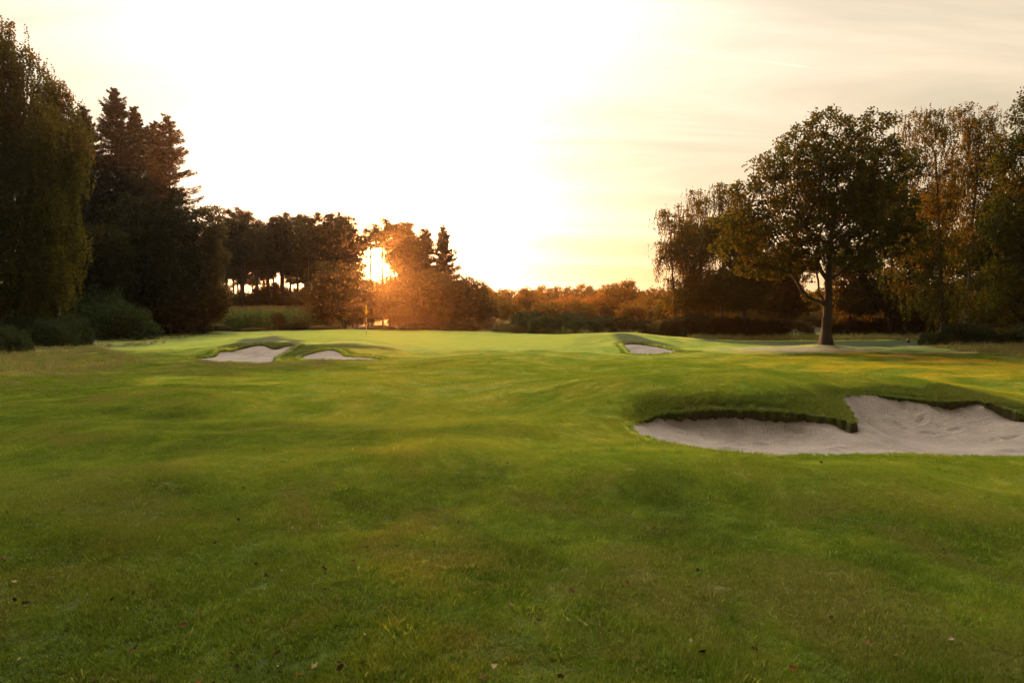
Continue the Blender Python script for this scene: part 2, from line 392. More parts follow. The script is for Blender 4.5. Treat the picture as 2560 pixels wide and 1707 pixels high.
for a in ((613, 341, 34.0), (618, 345.0, 32.6), (637, 353.8, 30.8), (665, 353.6, 30.9), (600, 348, 32)): cp(*a)
ctl = np.array(ctl)
def tps_fit(pts, lam=2e-3):
    n = len(pts); X = pts[:, :2] / 10.0
    d2 = ((X[:, None] - X[None]) ** 2).sum(-1)
    K = np.where(d2 > 0, 0.5 * d2 * np.log(d2 + 1e-12), 0) + lam * np.eye(n)
    Pm = np.c_[np.ones(n), X]
    A = np.block([[K, Pm], [Pm.T, np.zeros((3, 3))]])
    return X, np.linalg.solve(A, np.r_[pts[:, 2], 0, 0, 0])
def tps_eval(fit, x, y):
    X, w = fit; out = np.empty(x.size); xf = x.ravel() / 10.0; yf = y.ravel() / 10.0
    for s in range(0, x.size, 60000):
        a = xf[s:s + 60000]; b = yf[s:s + 60000]
        d2 = (a[:, None] - X[None, :, 0]) ** 2 + (b[:, None] - X[None, :, 1]) ** 2
        out[s:s + 60000] = (0.5 * d2 * np.log(d2 + 1e-12)) @ w[:len(X)] + w[-3] + w[-2] * a + w[-1] * b
    return out.reshape(x.shape)
FIT = tps_fit(ctl)
_ph = rng.uniform(0, 2 * pi, 40); _an = rng.uniform(0, pi, 40); _wl = np.exp(rng.uniform(math.log(1.6), math.log(9.0), 40))
def undul(x, y):
    z = np.zeros_like(x)
    for k in range(40):
        z += 0.0048 * _wl[k] ** 0.75 * np.sin((x * cos(_an[k]) + y * sin(_an[k])) * 2 * pi / _wl[k] + _ph[k])
    return z
OAK = P(826, 348.3, 35.0)
def ground0(x, y):
    x = np.asarray(x, float); y = np.asarray(y, float)
    r = np.hypot(x, y)
    z = tps_eval(FIT, x, y)
    z = z * np.clip((190 - r) / 60, 0, 1)
    near = np.clip(1.2 - r / 45, 0.25, 1)
    fb = np.exp(-(((x - 6.5) / 6) ** 2 + ((y - 11.5) / 3.0) ** 2) ** 2)
    z = z + undul(x, y) * near * (1 - 0.85 * fb)
    z = z + 0.22 * np.exp(-((x - OAK[0]) ** 2 + (y - OAK[1]) ** 2) / 2.2)
    return z

def poly_sdf(x, y, poly):
    """positive inside"""
    x = x.ravel(); y = y.ravel(); n = len(poly)
    d = np.full(x.shape, 1e9); ins = np.zeros(x.shape, bool)
    for i in range(n):
        ax, ay = poly[i]; bx, by = poly[(i + 1) % n]
        ex, ey = bx - ax, by - ay
        t = np.clip(((x - ax) * ex + (y - ay) * ey) / (ex * ex + ey * ey + 1e-12), 0, 1)
        d = np.minimum(d, np.hypot(x - ax - t * ex, y - ay - t * ey))
        c = ((ay > y) != (by > y))
        with np.errstate(divide='ignore', invalid='ignore'):
            xi = ax + (y - ay) * (bx - ax) / (by - ay if by != ay else 1e-12)
        ins ^= c & (x < xi)
    return np.where(ins, d, -d)
def smooth_poly(pts, n=6):
    pts = [np.asarray(p)[:2] for p in pts]; out = []
    m = len(pts)
    for i in range(m):
        p0, p1, p2, p3 = pts[i - 1], pts[i], pts[(i + 1) % m], pts[(i + 2) % m]
        for k in range(n):
            t = k / n
            out.append(tuple(0.5 * ((2 * p1) + (-p0 + p2) * t + (2 * p0 - 5 * p1 + 4 * p2 - p3) * t * t + (-p0 + 3 * p1 - 3 * p2 + p3) * t ** 3)))
    return out
FB_FRONT = [(1160, 447, 9.4), (1024, 453, 9.1), (940, 453.5, 9.05), (871, 453, 9.1), (800, 451, 9.2), (740, 448.5, 9.4), (700, 445.5, 9.6), (666, 440.5, 9.95), (645, 434.5, 10.45), (631, 428.5, 10.95)]
B1F = [(272, 361, 27.4), (240, 362, 27.2), (213, 361, 27.4)]
B2F = [(370, 359.2, 27.7), (324, 359.6, 27.5), (305, 359.4, 27.6)]
B3F = [(680, 353.2, 31.1), (660, 353.8, 30.9), (640, 353.8, 30.85)]
def perturb(poly, amp):
    out = []
    for i, (x, y) in enumerate(poly):
        out.append((x + amp * sin(i * 2.1) * sin(i * .7 + 1), y + amp * sin(i * 1.7 + 2) * cos(i * .9)))
    return out
BUNK = []
for back, front, wall, dep, amp in ((FB_BACK, FB_FRONT, 0.09, 1.0, 0.03), (B1, B1F, 0.10, 1.1, 0.0), (B2, B2F, 0.10, 1.1, 0.0), (B3, B3F, 0.10, 1.1, 0.0)):
    poly = perturb(smooth_poly([P(*a) for a in back] + [P(*a) for a in front]), amp)
    BUNK.append((poly, wall, dep))
def pit(x, y):
    """(drop, soil mask, max sdf)"""
    drop = np.zeros(x.shape); best = np.full(x.shape, -9.0)
    for poly, wall, dep in BUNK:
        pa = np.array(poly); x0, y0 = pa.min(0) - 2.5; x1, y1 = pa.max(0) + 2.5
        m = (x > x0) & (x < x1) & (y > y0) & (y < y1)
        if not m.any(): continue
        s = poly_sdf(x[m], y[m], poly)
        s = s + (0.024 if dep == 1.0 else 0.05) * (np.sin(x[m] * 23 + y[m] * 9) * np.cos(y[m] * 31 - x[m] * 7) + .6 * np.sin(x[m] * 61) * np.sin(y[m] * 53 + 1))
        t = np.clip(s / wall, 0, 1); best[m] = np.maximum(best[m], s)
        drop[m] = np.maximum(drop[m], t * t * (3 - 2 * t) * dep)
    return drop, best
def zone(cx, cy, rx, ry, x, y, p=2):
    return np.exp(-(((x - cx) / rx) ** 2 + ((y - cy) / ry) ** 2) ** p)
def poly_zone(x, y, pts, soft):
    s = poly_sdf(x, y, [tuple(P(*a)[:2]) for a in pts]).reshape(x.shape)
    return np.clip(s / soft + 0.5, 0, 1)
def zones(x, y):
    x = np.asarray(x, float); y = np.asarray(y, float)
    wob = undul(x * 1.3 + 5, y * 1.3 - 9) * 20
    d = {}
    g = poly_zone(x, y + wob * .6, [(296, 342, 33.5), (330, 343, 32.6), (420, 346.5, 31.8), (500, 348, 31.5), (585, 346, 32.5), (600, 336, 38), (560, 335, 45), (515, 336, 52), (435, 331, 60), (330, 330, 60), (262, 334, 48)], 1.6)
    d['z_green'] = g
    fair = poly_zone(x + wob, y, [(180, 380, 18.5), (395, 362, 25), (330, 360, 27), (200, 362, 27), (120, 352, 33), (250, 333, 62), (500, 335, 60), (900, 339, 47), (760, 352, 30), (1100, 365, 21), (1250, 420, 12), (1250, 500, 6.6), (900, 500, 6.6), (640, 480, 7.4), (430, 470, 7.9), (330, 440, 9.7), (250, 410, 12.5)], 2.6)
    d['z_fair'] = fair * 0.95 * (1 - g)
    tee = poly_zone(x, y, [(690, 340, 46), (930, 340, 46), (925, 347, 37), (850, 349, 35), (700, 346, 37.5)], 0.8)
    d['z_tee_shade'] = tee * 0.95  # shade of the trees over the tee, painted into its green
    dry = np.clip(poly_zone(x + wob, y, [(-60, 372, 20), (120, 378, 18.5), (330, 364, 24), (395, 361.5, 26), (300, 361.5, 26.4), (200, 363, 26.3), (110, 354, 31), (130, 345, 38), (200, 336, 55), (140, 330, 72), (-200, 332, 72)], 3) * 0.85
                  + poly_zone(x + wob, y, [(870, 349, 33), (945, 345, 38), (1150, 344, 38), (1300, 360, 25), (1060, 372, 20), (980, 362, 24), (900, 354, 30)], 2.0) * 0.9, 0, 1)
    # longer brownish turf on the banks behind the bunkers, their shade painted in too
    bank = np.zeros(x.shape)
    for k, (poly, wall, dep) in enumerate(BUNK):
        pa = np.array(poly); wd = 1.25 if k == 0 else 2.3
        m = (x > pa[:, 0].min() - 3) & (x < pa[:, 0].max() + 3) & (y > pa[:, 1].min() - 1) & (y < pa[:, 1].max() + 4)
        if not m.any(): continue
        s_ = poly_sdf(x[m], y[m], poly); s2 = poly_sdf(x[m], y[m] - wd * 1.15, poly)   # only on the far side of the pit
        bank[m] = np.maximum(bank[m], np.clip((wd + s_ + wob[m] * .5) / .5, 0, 1) * np.clip((s2 + .35) / .45, 0, 1))
    bank = np.maximum(bank, poly_zone(x, y, [(275, 357.5, 28.1), (284, 350.5, 29.4), (294, 344, 30.6), (325, 344.5, 31), (318, 350, 29.6), (303, 357, 28.2)], 0.5))
    d['z_bank'] = bank * 0.95
    d['z_shade'] = np.clip(1.0 * zone(-3.3, 3.7, 3.0, 2.4, x, y, 1.3) + 0.5 * zone(3.0, 3.0, 3.4, 1.0, x, y, 1) + 0.35 * zone(5, 5.8, 2.4, .9, x, y, 1), 0, .9) * np.clip(.8 + wob * .35 + .25 * np.sin(x * 3.1 + y * 1.7) * np.sin(y * 4.3 - x), .5, 1)  # painted dimming: vignette and tree shade over the near grass, mostly left
    far = np.clip((y - 62) / 4, 0, 1)
    d['z_dry'] = np.clip(dry * (0.55 + np.clip(wob, -.45, .45)), 0, 1) * (1 - g)
    d['z_floor'] = far
    oak = zone(OAK[0] - 2.3, OAK[1] - 1.2, 2.6, 1.1, x, y, 1)
    d['z_dirt'] = np.clip(oak * 1.2, 0, 1)
    return d

# ground sheet: rings about the origin, fine where the bunkers are
rs = [0.0, 0.4, 0.8, 1.2, 1.6]
r = 1.6
while r < 420:
    r += max(0.02, r * (0.011 if r < 45 else 0.03))
    if 9.0 < r < 17.5: r = rs[-1] + 0.022 if r > 9.0 else r
    elif 27.0 < r < 38.5: r = rs[-1] + 0.075
    rs.append(r)
rs = np.array(rs)
a1 = np.arange(-43, 43.001, 0.1); a2 = np.arange(46, 315, 3.0)
th = np.radians(np.concatenate([a1, a2]))
nr, nt = len(rs), len(th)
RR, TT = np.meshgrid(rs, th, indexing='ij')
GX = (RR * np.sin(TT)); GY = RR * np.cos(TT)
GZ0 = ground0(GX, GY)
drop, best = pit(GX, GY)
GZ = GZ0 - drop
idx = np.arange(nr * nt).reshape(nr, nt)
a = idx[:-1, :]; b = idx[1:, :]
quads = np.stack([a, b, np.roll(b, -1, 1), np.roll(a, -1, 1)], -1).reshape(-1, 4)
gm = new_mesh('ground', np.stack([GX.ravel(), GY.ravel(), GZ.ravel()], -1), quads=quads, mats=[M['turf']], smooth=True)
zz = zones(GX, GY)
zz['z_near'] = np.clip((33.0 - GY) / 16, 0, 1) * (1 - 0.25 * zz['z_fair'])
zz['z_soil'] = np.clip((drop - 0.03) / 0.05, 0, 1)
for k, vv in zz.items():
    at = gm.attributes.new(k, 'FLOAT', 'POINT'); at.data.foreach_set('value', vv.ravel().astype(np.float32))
tag(link('ground', gm), kind='structure')
print('ground verts', nr * nt)

def gz(x, y):
    return float(ground0(np.array([x]), np.array([y]))[0])

# sand in the bunkers, each its own dished surface
def sand(poly, ctlp, step, name, label):
    pa = np.array(poly); x0, y0 = pa.min(0) - 0.25; x1, y1 = pa.max(0) + 0.25
    xs = np.arange(x0, x1, step); ys = np.arange(y0, y1, step)
    X, Y = np.meshgrid(xs, ys, indexing='ij')
    fit = tps_fit(np.array(ctlp), 1e-3)
    Z = tps_eval(fit, X, Y)
    for k in range(14):
        wv = 0.12 + 0.09 * k; an = k * 2.4
        Z += 0.0022 * np.sin((X * cos(an) + Y * sin(an)) * 2 * pi / wv + k) * min(1, wv * 2)
    if step < .05:   # footprints and rake scrapes
        rf_ = np.random.default_rng(4)
        for q_ in range(70):
            fx, fy, an = rf_.uniform(x0, x1), rf_.uniform(y0, y1), rf_.uniform(0, pi)
            dx_, dy_ = (X - fx) * cos(an) + (Y - fy) * sin(an), -(X - fx) * sin(an) + (Y - fy) * cos(an)
            e_ = (dx_ / .15) ** 2 + (dy_ / .065) ** 2
            Z = Z - 0.022 * np.exp(-e_) + 0.009 * np.exp(-(np.sqrt(e_) - 1.5) ** 2 * 4)
        Z = Z + 0.0014 * np.sin((Y + .25 * np.sin(X * 1.3)) * 2 * pi / 0.085)
    s = poly_sdf(X, Y, poly).reshape(X.shape)
    keep = s > -0.12
    # outside the rim the sheet dives under the turf
    Z = np.where(s < 0, np.minimum(Z, ground0(X, Y) - 0.01) + s * 1.5, Z)
    n1, n2 = X.shape; idx = np.arange(n1 * n2).reshape(n1, n2)
    q = np.stack([idx[:-1, :-1], idx[1:, :-1], idx[1:, 1:], idx[:-1, 1:]], -1).reshape(-1, 4)
    q = q[keep.ravel()[q].all(1)]
    used, inv = np.unique(q, return_inverse=True)
    V = np.stack([X.ravel(), Y.ravel(), Z.ravel()], -1)[used]
    me = new_mesh(name, V, quads=inv.reshape(-1, 4), mats=[M['sand']], smooth=True)
    return tag(link(name, me), label=label, kind='structure')
def rimpts(lst, dz):
    out = []
    for a_ in lst:
        p = P(*a_); p[2] = gz(p[0], p[1]) + dz; out.append(p)
    return out
fbc = rimpts(FB_FRONT, -0.012) + [P(*a_) for a_ in ((638, 425.2, 11.12), (653, 420.7, 11.5), (690, 418.2, 11.68), (740, 417.7, 11.72), (805, 421.7, 11.42), (835, 422.4, 11.2), (857, 423.4, 10.95),
      (856, 415.4, 11.9), (850, 406.4, 12.5), (846, 400.4, 12.85), (870, 398.9, 13.1), (897, 401.9, 13.1), (936, 407.4, 12.9), (984, 405.9, 12.7), (1024, 422.4, 12.1), (1100, 437.4, 11.1),
      (653, 429, 11.40), (690, 435, 11.5), (740, 438, 11.5), (805, 439, 11.25), (850, 440, 11.05), (690, 438, 11.1), (740, 446, 10.8), (800, 449, 10.6), (900, 448, 10.7), (1000, 448, 10.7),
      (870, 428, 12.25), (950, 430, 12.3), (1020, 437, 11.7), (900, 411, 12.98), (950, 417, 12.8), (1000, 421, 12.5), (1090, 447, 10.4), (740, 447, 10.2), (900, 450, 9.9))]
sand(BUNK[0][0], fbc, 0.022, 'bunker_sand', 'large pale sand bunker in the right foreground below the turf lip')
def farsand(k, back, front, floor, label):
    c = rimpts(back, -0.07) + rimpts(front, -0.02) + [P(*a_) for a_ in floor]
    sand(BUNK[k][0], c, 0.07, 'bunker_sand', label)
farsand(1, B1, B1F, ((230, 358, 28.4), (255, 357, 28.8), (270, 352, 29.4)), 'sand of the left bunker in front of the green with wavy upper edge')
farsand(2, B2, B2F, ((325, 357, 28.5), (350, 357.5, 28.3)), 'small sand patch of the bunker in front of the green nearer the flag')
farsand(3, B3, B3F, ((645, 349.5, 32.0), (665, 351, 31.7)), 'sand of the bunker at the right end of the green')

# ------------------------------------------------------------------ grass (stuff), instanced patches
def blades(n, size, h, w, rg, lean=0.5, pts=None):
    """curved grass blades: returns V, quads, tris"""
    if pts is None: p = rg.uniform(-size / 2, size / 2, (n, 2))
    else: p = pts
    az = rg.uniform(0, 2 * pi, n); hh = h * rg.uniform(0.45, 1.15, n); ww = w * rg.uniform(0.6, 1.2, n)
    ln = hh * lean * rg.uniform(0.2, 1.4, n); fa = rg.uniform(0, 2 * pi, n)
    dx, dy = np.cos(az), np.sin(az); wx, wy = np.cos(fa) * ww / 2, np.sin(fa) * ww / 2
    z0 = np.full(n, -0.004)
    b0 = np.stack([p[:, 0] - wx, p[:, 1] - wy, z0], -1); b1 = np.stack([p[:, 0] + wx, p[:, 1] + wy, z0], -1)
    m = np.stack([p[:, 0] + dx * ln * .35, p[:, 1] + dy * ln * .35, hh * .6], -1)
    o = np.stack([wx, wy, np.zeros(n)], -1) * 0.8
    tip = np.stack([p[:, 0] + dx * ln, p[:, 1] + dy * ln, hh], -1)
    V = np.stack([b0, b1, m + o, m - o, tip], 1).reshape(-1, 3)
    k = np.arange(n)[:, None] * 5
    return V, k + np.array([[0, 1, 2, 3]]), k + np.array([[3, 2, 4]])

def scatter_object(name, variants, pts, rots, scl, var, attrs, mat, label, cat):
    """one object whose mesh holds the patch shapes and the points; a node group copies shapes to points"""
    Vs, Q, T = [], [], []; off = 0; vid = []
    for k, (V, q, t) in enumerate(variants):
        Vs.append(V); Q.append(q + off); T.append(t + off); off += len(V); vid += [k] * len(V)
    nP = len(pts)
    V = np.concatenate(Vs + [pts]); vid = np.array(vid + [-1] * nP, dtype=np.int32)
    me = new_mesh(name, V, quads=np.concatenate(Q), tris=np.concatenate(T), mats=[mat])
    def put(nm, typ, data, prop):
        at = me.attributes.new(nm, typ, 'POINT'); at.data.foreach_set(prop, data)
    put('vid', 'INT', vid, 'value')
    pad = off
    put('pick', 'INT', np.concatenate([np.zeros(pad), var]).astype(np.int32), 'value')
    put('rot', 'FLOAT_VECTOR', np.concatenate([np.zeros((pad, 3)), rots]).astype(np.float32).ravel(), 'vector')
    put('scl', 'FLOAT_VECTOR', np.concatenate([np.ones((pad, 3)), scl]).astype(np.float32).ravel(), 'vector')
    for k_, d_ in attrs.items():
        put(k_, 'FLOAT', np.concatenate([np.zeros(pad), d_]).astype(np.float32), 'value')
    o = link(name, me)
    ng = bpy.data.node_groups.new(name + '_scatter', 'GeometryNodeTree')
    ng.interface.new_socket('Geometry', in_out='INPUT', socket_type='NodeSocketGeometry')
    ng.interface.new_socket('Geometry', in_out='OUTPUT', socket_type='NodeSocketGeometry')
    N, L = ng.nodes, ng.links
    gi = N.new('NodeGroupInput'); go = N.new('NodeGroupOutput')
    def named(nm, typ):
        a_ = N.new('GeometryNodeInputNamedAttribute'); a_.data_type = typ; a_.inputs['Name'].default_value = nm; return a_.outputs['Attribute']
    def sel(k):
        c = N.new('FunctionNodeCompare'); c.data_type = 'INT'; c.operation = 'EQUAL'
        ints = [s for s in c.inputs if s.type == 'INT']
        L.new(named('vid', 'INT'), ints[0]); ints[1].default_value = k; return c.outputs[0]
    join = N.new('GeometryNodeJoinGeometry')
    for k in range(len(variants)):
        s = N.new('GeometryNodeSeparateGeometry'); s.domain = 'POINT'
        L.new(gi.outputs[0], s.inputs['Geometry']); L.new(sel(k), s.inputs['Selection'])
        g2 = N.new('GeometryNodeGeometryToInstance'); L.new(s.outputs['Selection'], g2.inputs[0]); L.new(g2.outputs[0], join.inputs[0])
    s = N.new('GeometryNodeSeparateGeometry'); s.domain = 'POINT'
    L.new(gi.outputs[0], s.inputs['Geometry']); L.new(sel(-1), s.inputs['Selection'])
    mp = N.new('GeometryNodeMeshToPoints'); L.new(s.outputs['Selection'], mp.inputs[0])
    ip = N.new('GeometryNodeInstanceOnPoints'); L.new(mp.outputs[0], ip.inputs['Points']); L.new(join.outputs[0], ip.inputs['Instance'])
    ip.inputs['Pick Instance'].default_value = True
    L.new(named('pick', 'INT'), ip.inputs['Instance Index'])
    er = N.new('FunctionNodeEulerToRotation'); L.new(named('rot', 'FLOAT_VECTOR'), er.inputs[0]); L.new(er.outputs[0], ip.inputs['Rotation'])
    L.new(named('scl', 'FLOAT_VECTOR'), ip.inputs['Scale'])
    L.new(ip.outputs[0], go.inputs[0])
    md = o.modifiers.new('scatter', 'NODES'); md.node_group = ng
    return tag(o, label, cat, kind='stuff')

def place_patches(x, y, rg, tilt=True):
    z = ground0(x, y); e = 0.12
    gx = (ground0(x + e, y) - ground0(x - e, y)) / (2 * e); gy = (ground0(x, y + e) - ground0(x, y - e)) / (2 * e)
    yaw = rg.uniform(0, 2 * pi, len(x)); rots = []
    for i in range(len(x)):
        nrm_ = Vector((-gx[i], -gy[i], 1.0)).normalized()
        q = Vector((0, 0, 1)).rotation_difference(nrm_) @ Matrix.Rotation(yaw[i], 3, 'Z').to_quaternion()
        e_ = q.to_euler(); rots.append((e_.x, e_.y, e_.z))
    return np.stack([x, y, z], -1), np.array(rots)

def lawn(step, d0, d1, rg, margin=0.0):
    xs = []; ys = []
    y = d0
    gx, gy = np.meshgrid(np.arange(-34, 34, step), np.arange(d0, d1, step))
    gx = gx.ravel() + rg.uniform(-.35, .35, gx.size) * step; gy = gy.ravel() + rg.uniform(-.35, .35, gy.size) * step
    m = (np.abs(gx) < gy * 0.80 + 1.6) & (np.hypot(gx, gy) > 0.9)
    gx, gy = gx[m], gy[m]
    _, b = pit(gx, gy)
    m = b < -margin
    return gx[m], gy[m]
rg = np.random.default_rng(3)
near_v = [blades(820, 0.25, 0.027, 0.0036, rg, 0.9) for _ in range(6)]
mid_v = [blades(420, 0.36, 0.028, 0.008, rg, 0.8) for _ in range(5)]
def turf_obj(variants, step, d0, d1, base_s, margin, name, label):
    x, y = lawn(step, d0, d1, rg, margin)
    pts, rots = place_patches(x, y, rg)
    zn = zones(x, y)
    s = np.stack([rg.uniform(.9, 1.15, len(x)), rg.uniform(.9, 1.15, len(x)), np.ones(len(x))], -1)
    lump = 0.75 + 0.6 * np.clip(undul(x * 5 + 1, y * 5 + 4) * 9 + .5, 0, 1.6)
    s[:, 2] = lump * (1 - 0.7 * zn['z_green'] - 0.5 * zn['z_fair']) * (1 + 1.1 * zn['z_bank']) * np.clip((33 - y) / 9, 0.25, 1)
    print(name, len(x))
    return scatter_object(name, variants, pts, rots, s, rg.integers(0, len(variants), len(x)), zn, M['blade'], label, 'grass')
turf_obj(near_v, 0.175, 0.4, 14.5, 1.0, 0.10, 'mown_grass', 'short mown grass blades covering the foreground turf')
turf_obj(mid_v, 0.26, 14.5, 31, 1.0, 0.15, 'fairway_grass', 'short grass of the fairway between the foreground and the green')

rg = np.random.default_rng(8)
nx_ = 1500; cx_ = rg.uniform(-11, 11, nx_); cy_ = 1.2 + 12 * rg.uniform(0, 1, nx_) ** 1.3
m_ = (np.abs(cx_) < cy_ * .8 + 1.2) & (pit(cx_, cy_)[1] < -.15) & (undul(cx_ * 2, cy_ * 2) * 9 + .45 > rg.uniform(0, 1, nx_)); cx_, cy_ = cx_[m_], cy_[m_]
pts, rots = place_patches(cx_, cy_, rg)
sc_ = rg.uniform(.7, 1.5, (len(cx_), 1)) * np.ones((len(cx_), 3))
scatter_object('coarse_grass', [blades(55, 0, 0.05, 0.0055, rg, 1.2, rg.normal(0, .035, (55, 2))) for _ in range(5)], pts, rots, sc_, rg.integers(0, 5, len(cx_)), zones(cx_, cy_), M['blade'], 'small coarse tufts standing a little above the mown foreground turf', 'grass')
# shaggy fringe of turf along the bunker rims
def fringe(k, step, wid, variants, name, label, hs):
    poly = BUNK[k][0]; X = []; Y = []; NX = []; NY = []
    for i in range(len(poly)):
        a_ = np.array(poly[i]); b_ = np.array(poly[(i + 1) % len(poly)]); L = np.linalg.norm(b_ - a_)
        n_ = max(1, int(L / step)); d_ = (b_ - a_) / (L + 1e-9)
        for row in range(4):
            for f in (np.arange(n_) + rg.uniform(0, 1, n_)) / n_:
                q = a_ + (b_ - a_) * f; X.append(q[0] + rg.normal(0, .01)); Y.append(q[1]); NX.append(d_[1]); NY.append(-d_[0])
                off = -0.04 + (wid + .04) * (row + rg.uniform(0, .9)) / 4; X[-1] += NX[-1] * off; Y[-1] += NY[-1] * off
    X = np.array(X); Y = np.array(Y); NX = np.array(NX); NY = np.array(NY)
    def surf(a_, b_): return ground0(a_, b_) - pit(a_, b_)[0]
    dr_, b_ = pit(X, Y); sgn = b_ > 0.04
    X = np.where(sgn, X - 2 * NX * wid, X); Y = np.where(sgn, Y - 2 * NY * wid, Y)
    dr_, b_ = pit(X, Y); m = (dr_ < 0.10) & (Y > 0.4) & (np.abs(X) < Y * .8 + 1.6); X, Y = X[m], Y[m]
    pts, rots = place_patches(X, Y, rg); zn = zones(X, Y)
    pts[:, 2] = surf(X, Y)
    s_ = hs * rg.uniform(.6, 1.2, (len(X), 1)) * np.ones((len(X), 3))
    return scatter_object(name, variants, pts, rots, s_, rg.integers(0, len(variants), len(X)), zn, M['blade'], label, 'grass')
fr_v = [blades(42, 0.09, 0.042, 0.0045, rg, 1.6) for _ in range(4)]
fringe(0, 0.045, 0.17, fr_v, 'fringe_grass', 'shaggy turf fringe along the rim of the large front bunker', 1.0)
fr_w = [blades(70, 0.20, 0.05, 0.011, rg, 1.3) for _ in range(4)]
for k_, l_ in ((1, 'turf fringe along the rim of the left greenside bunker'), (2, 'turf fringe along the rim of the small middle greenside bunker'), (3, 'turf fringe along the rim of the right greenside bunker')):
    fringe(k_, 0.12, 0.24, fr_w, 'fringe_grass', l_, 0.75)

# long pale grass: rough, fringes of the bunkers, feet of the hedges
rg = np.random.default_rng(11)
def tuft(n, h, spread):
    p = rg.normal(0, spread, (n, 2)); return blades(n, 0, h, 0.010, rg, 0.75, p)
tv = [tuft(46, 0.20, 0.09), tuft(46, 0.26, 0.10), tuft(40, 0.34, 0.08), tuft(60, 0.15, 0.12)]
def in_poly(pts, n, bias=1.0):
    pl = [tuple(P(*a_)[:2]) for a_ in pts]; pa = np.array(pl); lo, hi = pa.min(0), pa.max(0)
    x = rg.uniform(lo[0], hi[0], n * 3); y = rg.uniform(lo[1], hi[1], n * 3)
    m = poly_sdf(x, y, pl) > 0; x, y = x[m], y[m]
    w = undul(x * 2.2, y * 2.2) * 9 + 0.5
    m = w > rg.uniform(0, 1, len(x)) * bias
    x, y = x[m][:n], y[m][:n]
    _, b = pit(x, y); k = b < -0.06
    return x[k], y[k]
tx, ty, ts = [], [], []
def addt(pts, n, s, bias=1.0):
    x, y = in_poly(pts, n, bias); tx.append(x); ty.append(y); ts.append(np.full(len(x), s) * rg.uniform(.7, 1.25, len(x)))
addt([(-60, 372, 20), (60, 372, 20), (150, 362, 26), (110, 354, 31), (90, 346, 36), (-120, 352, 30)], 1000, 0.75)
addt([(90, 350, 34), (170, 342, 40), (200, 333, 60), (140, 331, 66), (80, 338, 46)], 500, 0.7)
addt([(140, 333, 62), (205, 332, 63), (205, 330.5, 68), (120, 330.5, 70)], 260, 1.0, 0.3)
addt([(195, 363, 26.6), (270, 362.5, 26.9), (325, 361.5, 27.1), (335, 364.5, 25.6), (240, 366.5, 24.8), (180, 365.5, 25.2)], 420, 0.45, 0.3)
addt([(930, 346, 37.5), (1200, 345, 38), (1200, 353, 31), (1040, 356, 29), (960, 352, 32)], 1100, 1.0, 0.5)
addt([(690, 338.6, 48), (940, 339.6, 46), (950, 338.6, 50), (690, 337.5, 52)], 700, 1.3, 0.1)
addt([(490, 332.5, 64), (560, 335, 58), (640, 336, 54), (640, 334, 60), (500, 331, 70)], 420, 1.9, 0.1)
addt([(495, 331, 64), (560, 332, 62), (560, 331, 66), (500, 330, 70)], 260, 3.0, 0.1)
addt([(-100, 356, 29), (60, 348, 35), (0, 345, 38), (-140, 348, 34)], 200, 1.0, 0.3)
tx = np.concatenate(tx); ty = np.concatenate(ty); ts = np.concatenate(ts)
pts, rots = place_patches(tx, ty, rg)
scatter_object('rough_grass', tv, pts, rots, np.stack([ts, ts, ts], -1), rg.integers(0, 4, len(tx)), {}, M['dryblade'],
               'long pale dry grass of the rough beside the bunkers and hedges', 'grass')
print('tufts', len(tx))

# ------------------------------------------------------------------ vegetation generators
def leaves_geo(pos, axis, L, Wd, rg):
    n = len(pos); axis = axis / (np.linalg.norm(axis, axis=1, keepdims=True) + 1e-9)
    rnd = rg.normal(size=(n, 3)); b = np.cross(axis, rnd); b /= (np.linalg.norm(b, axis=1, keepdims=True) + 1e-9)
    L = np.asarray(L).reshape(-1, 1) * np.ones((n, 1)); Wd = np.asarray(Wd).reshape(-1, 1) * np.ones((n, 1))
    V = np.stack([pos - axis * L / 2, pos + b * Wd / 2 + axis * L * .08, pos + axis * L / 2, pos - b * Wd / 2 + axis * L * .08], 1).reshape(-1, 3)
    return V, np.arange(n * 4).reshape(-1, 4)

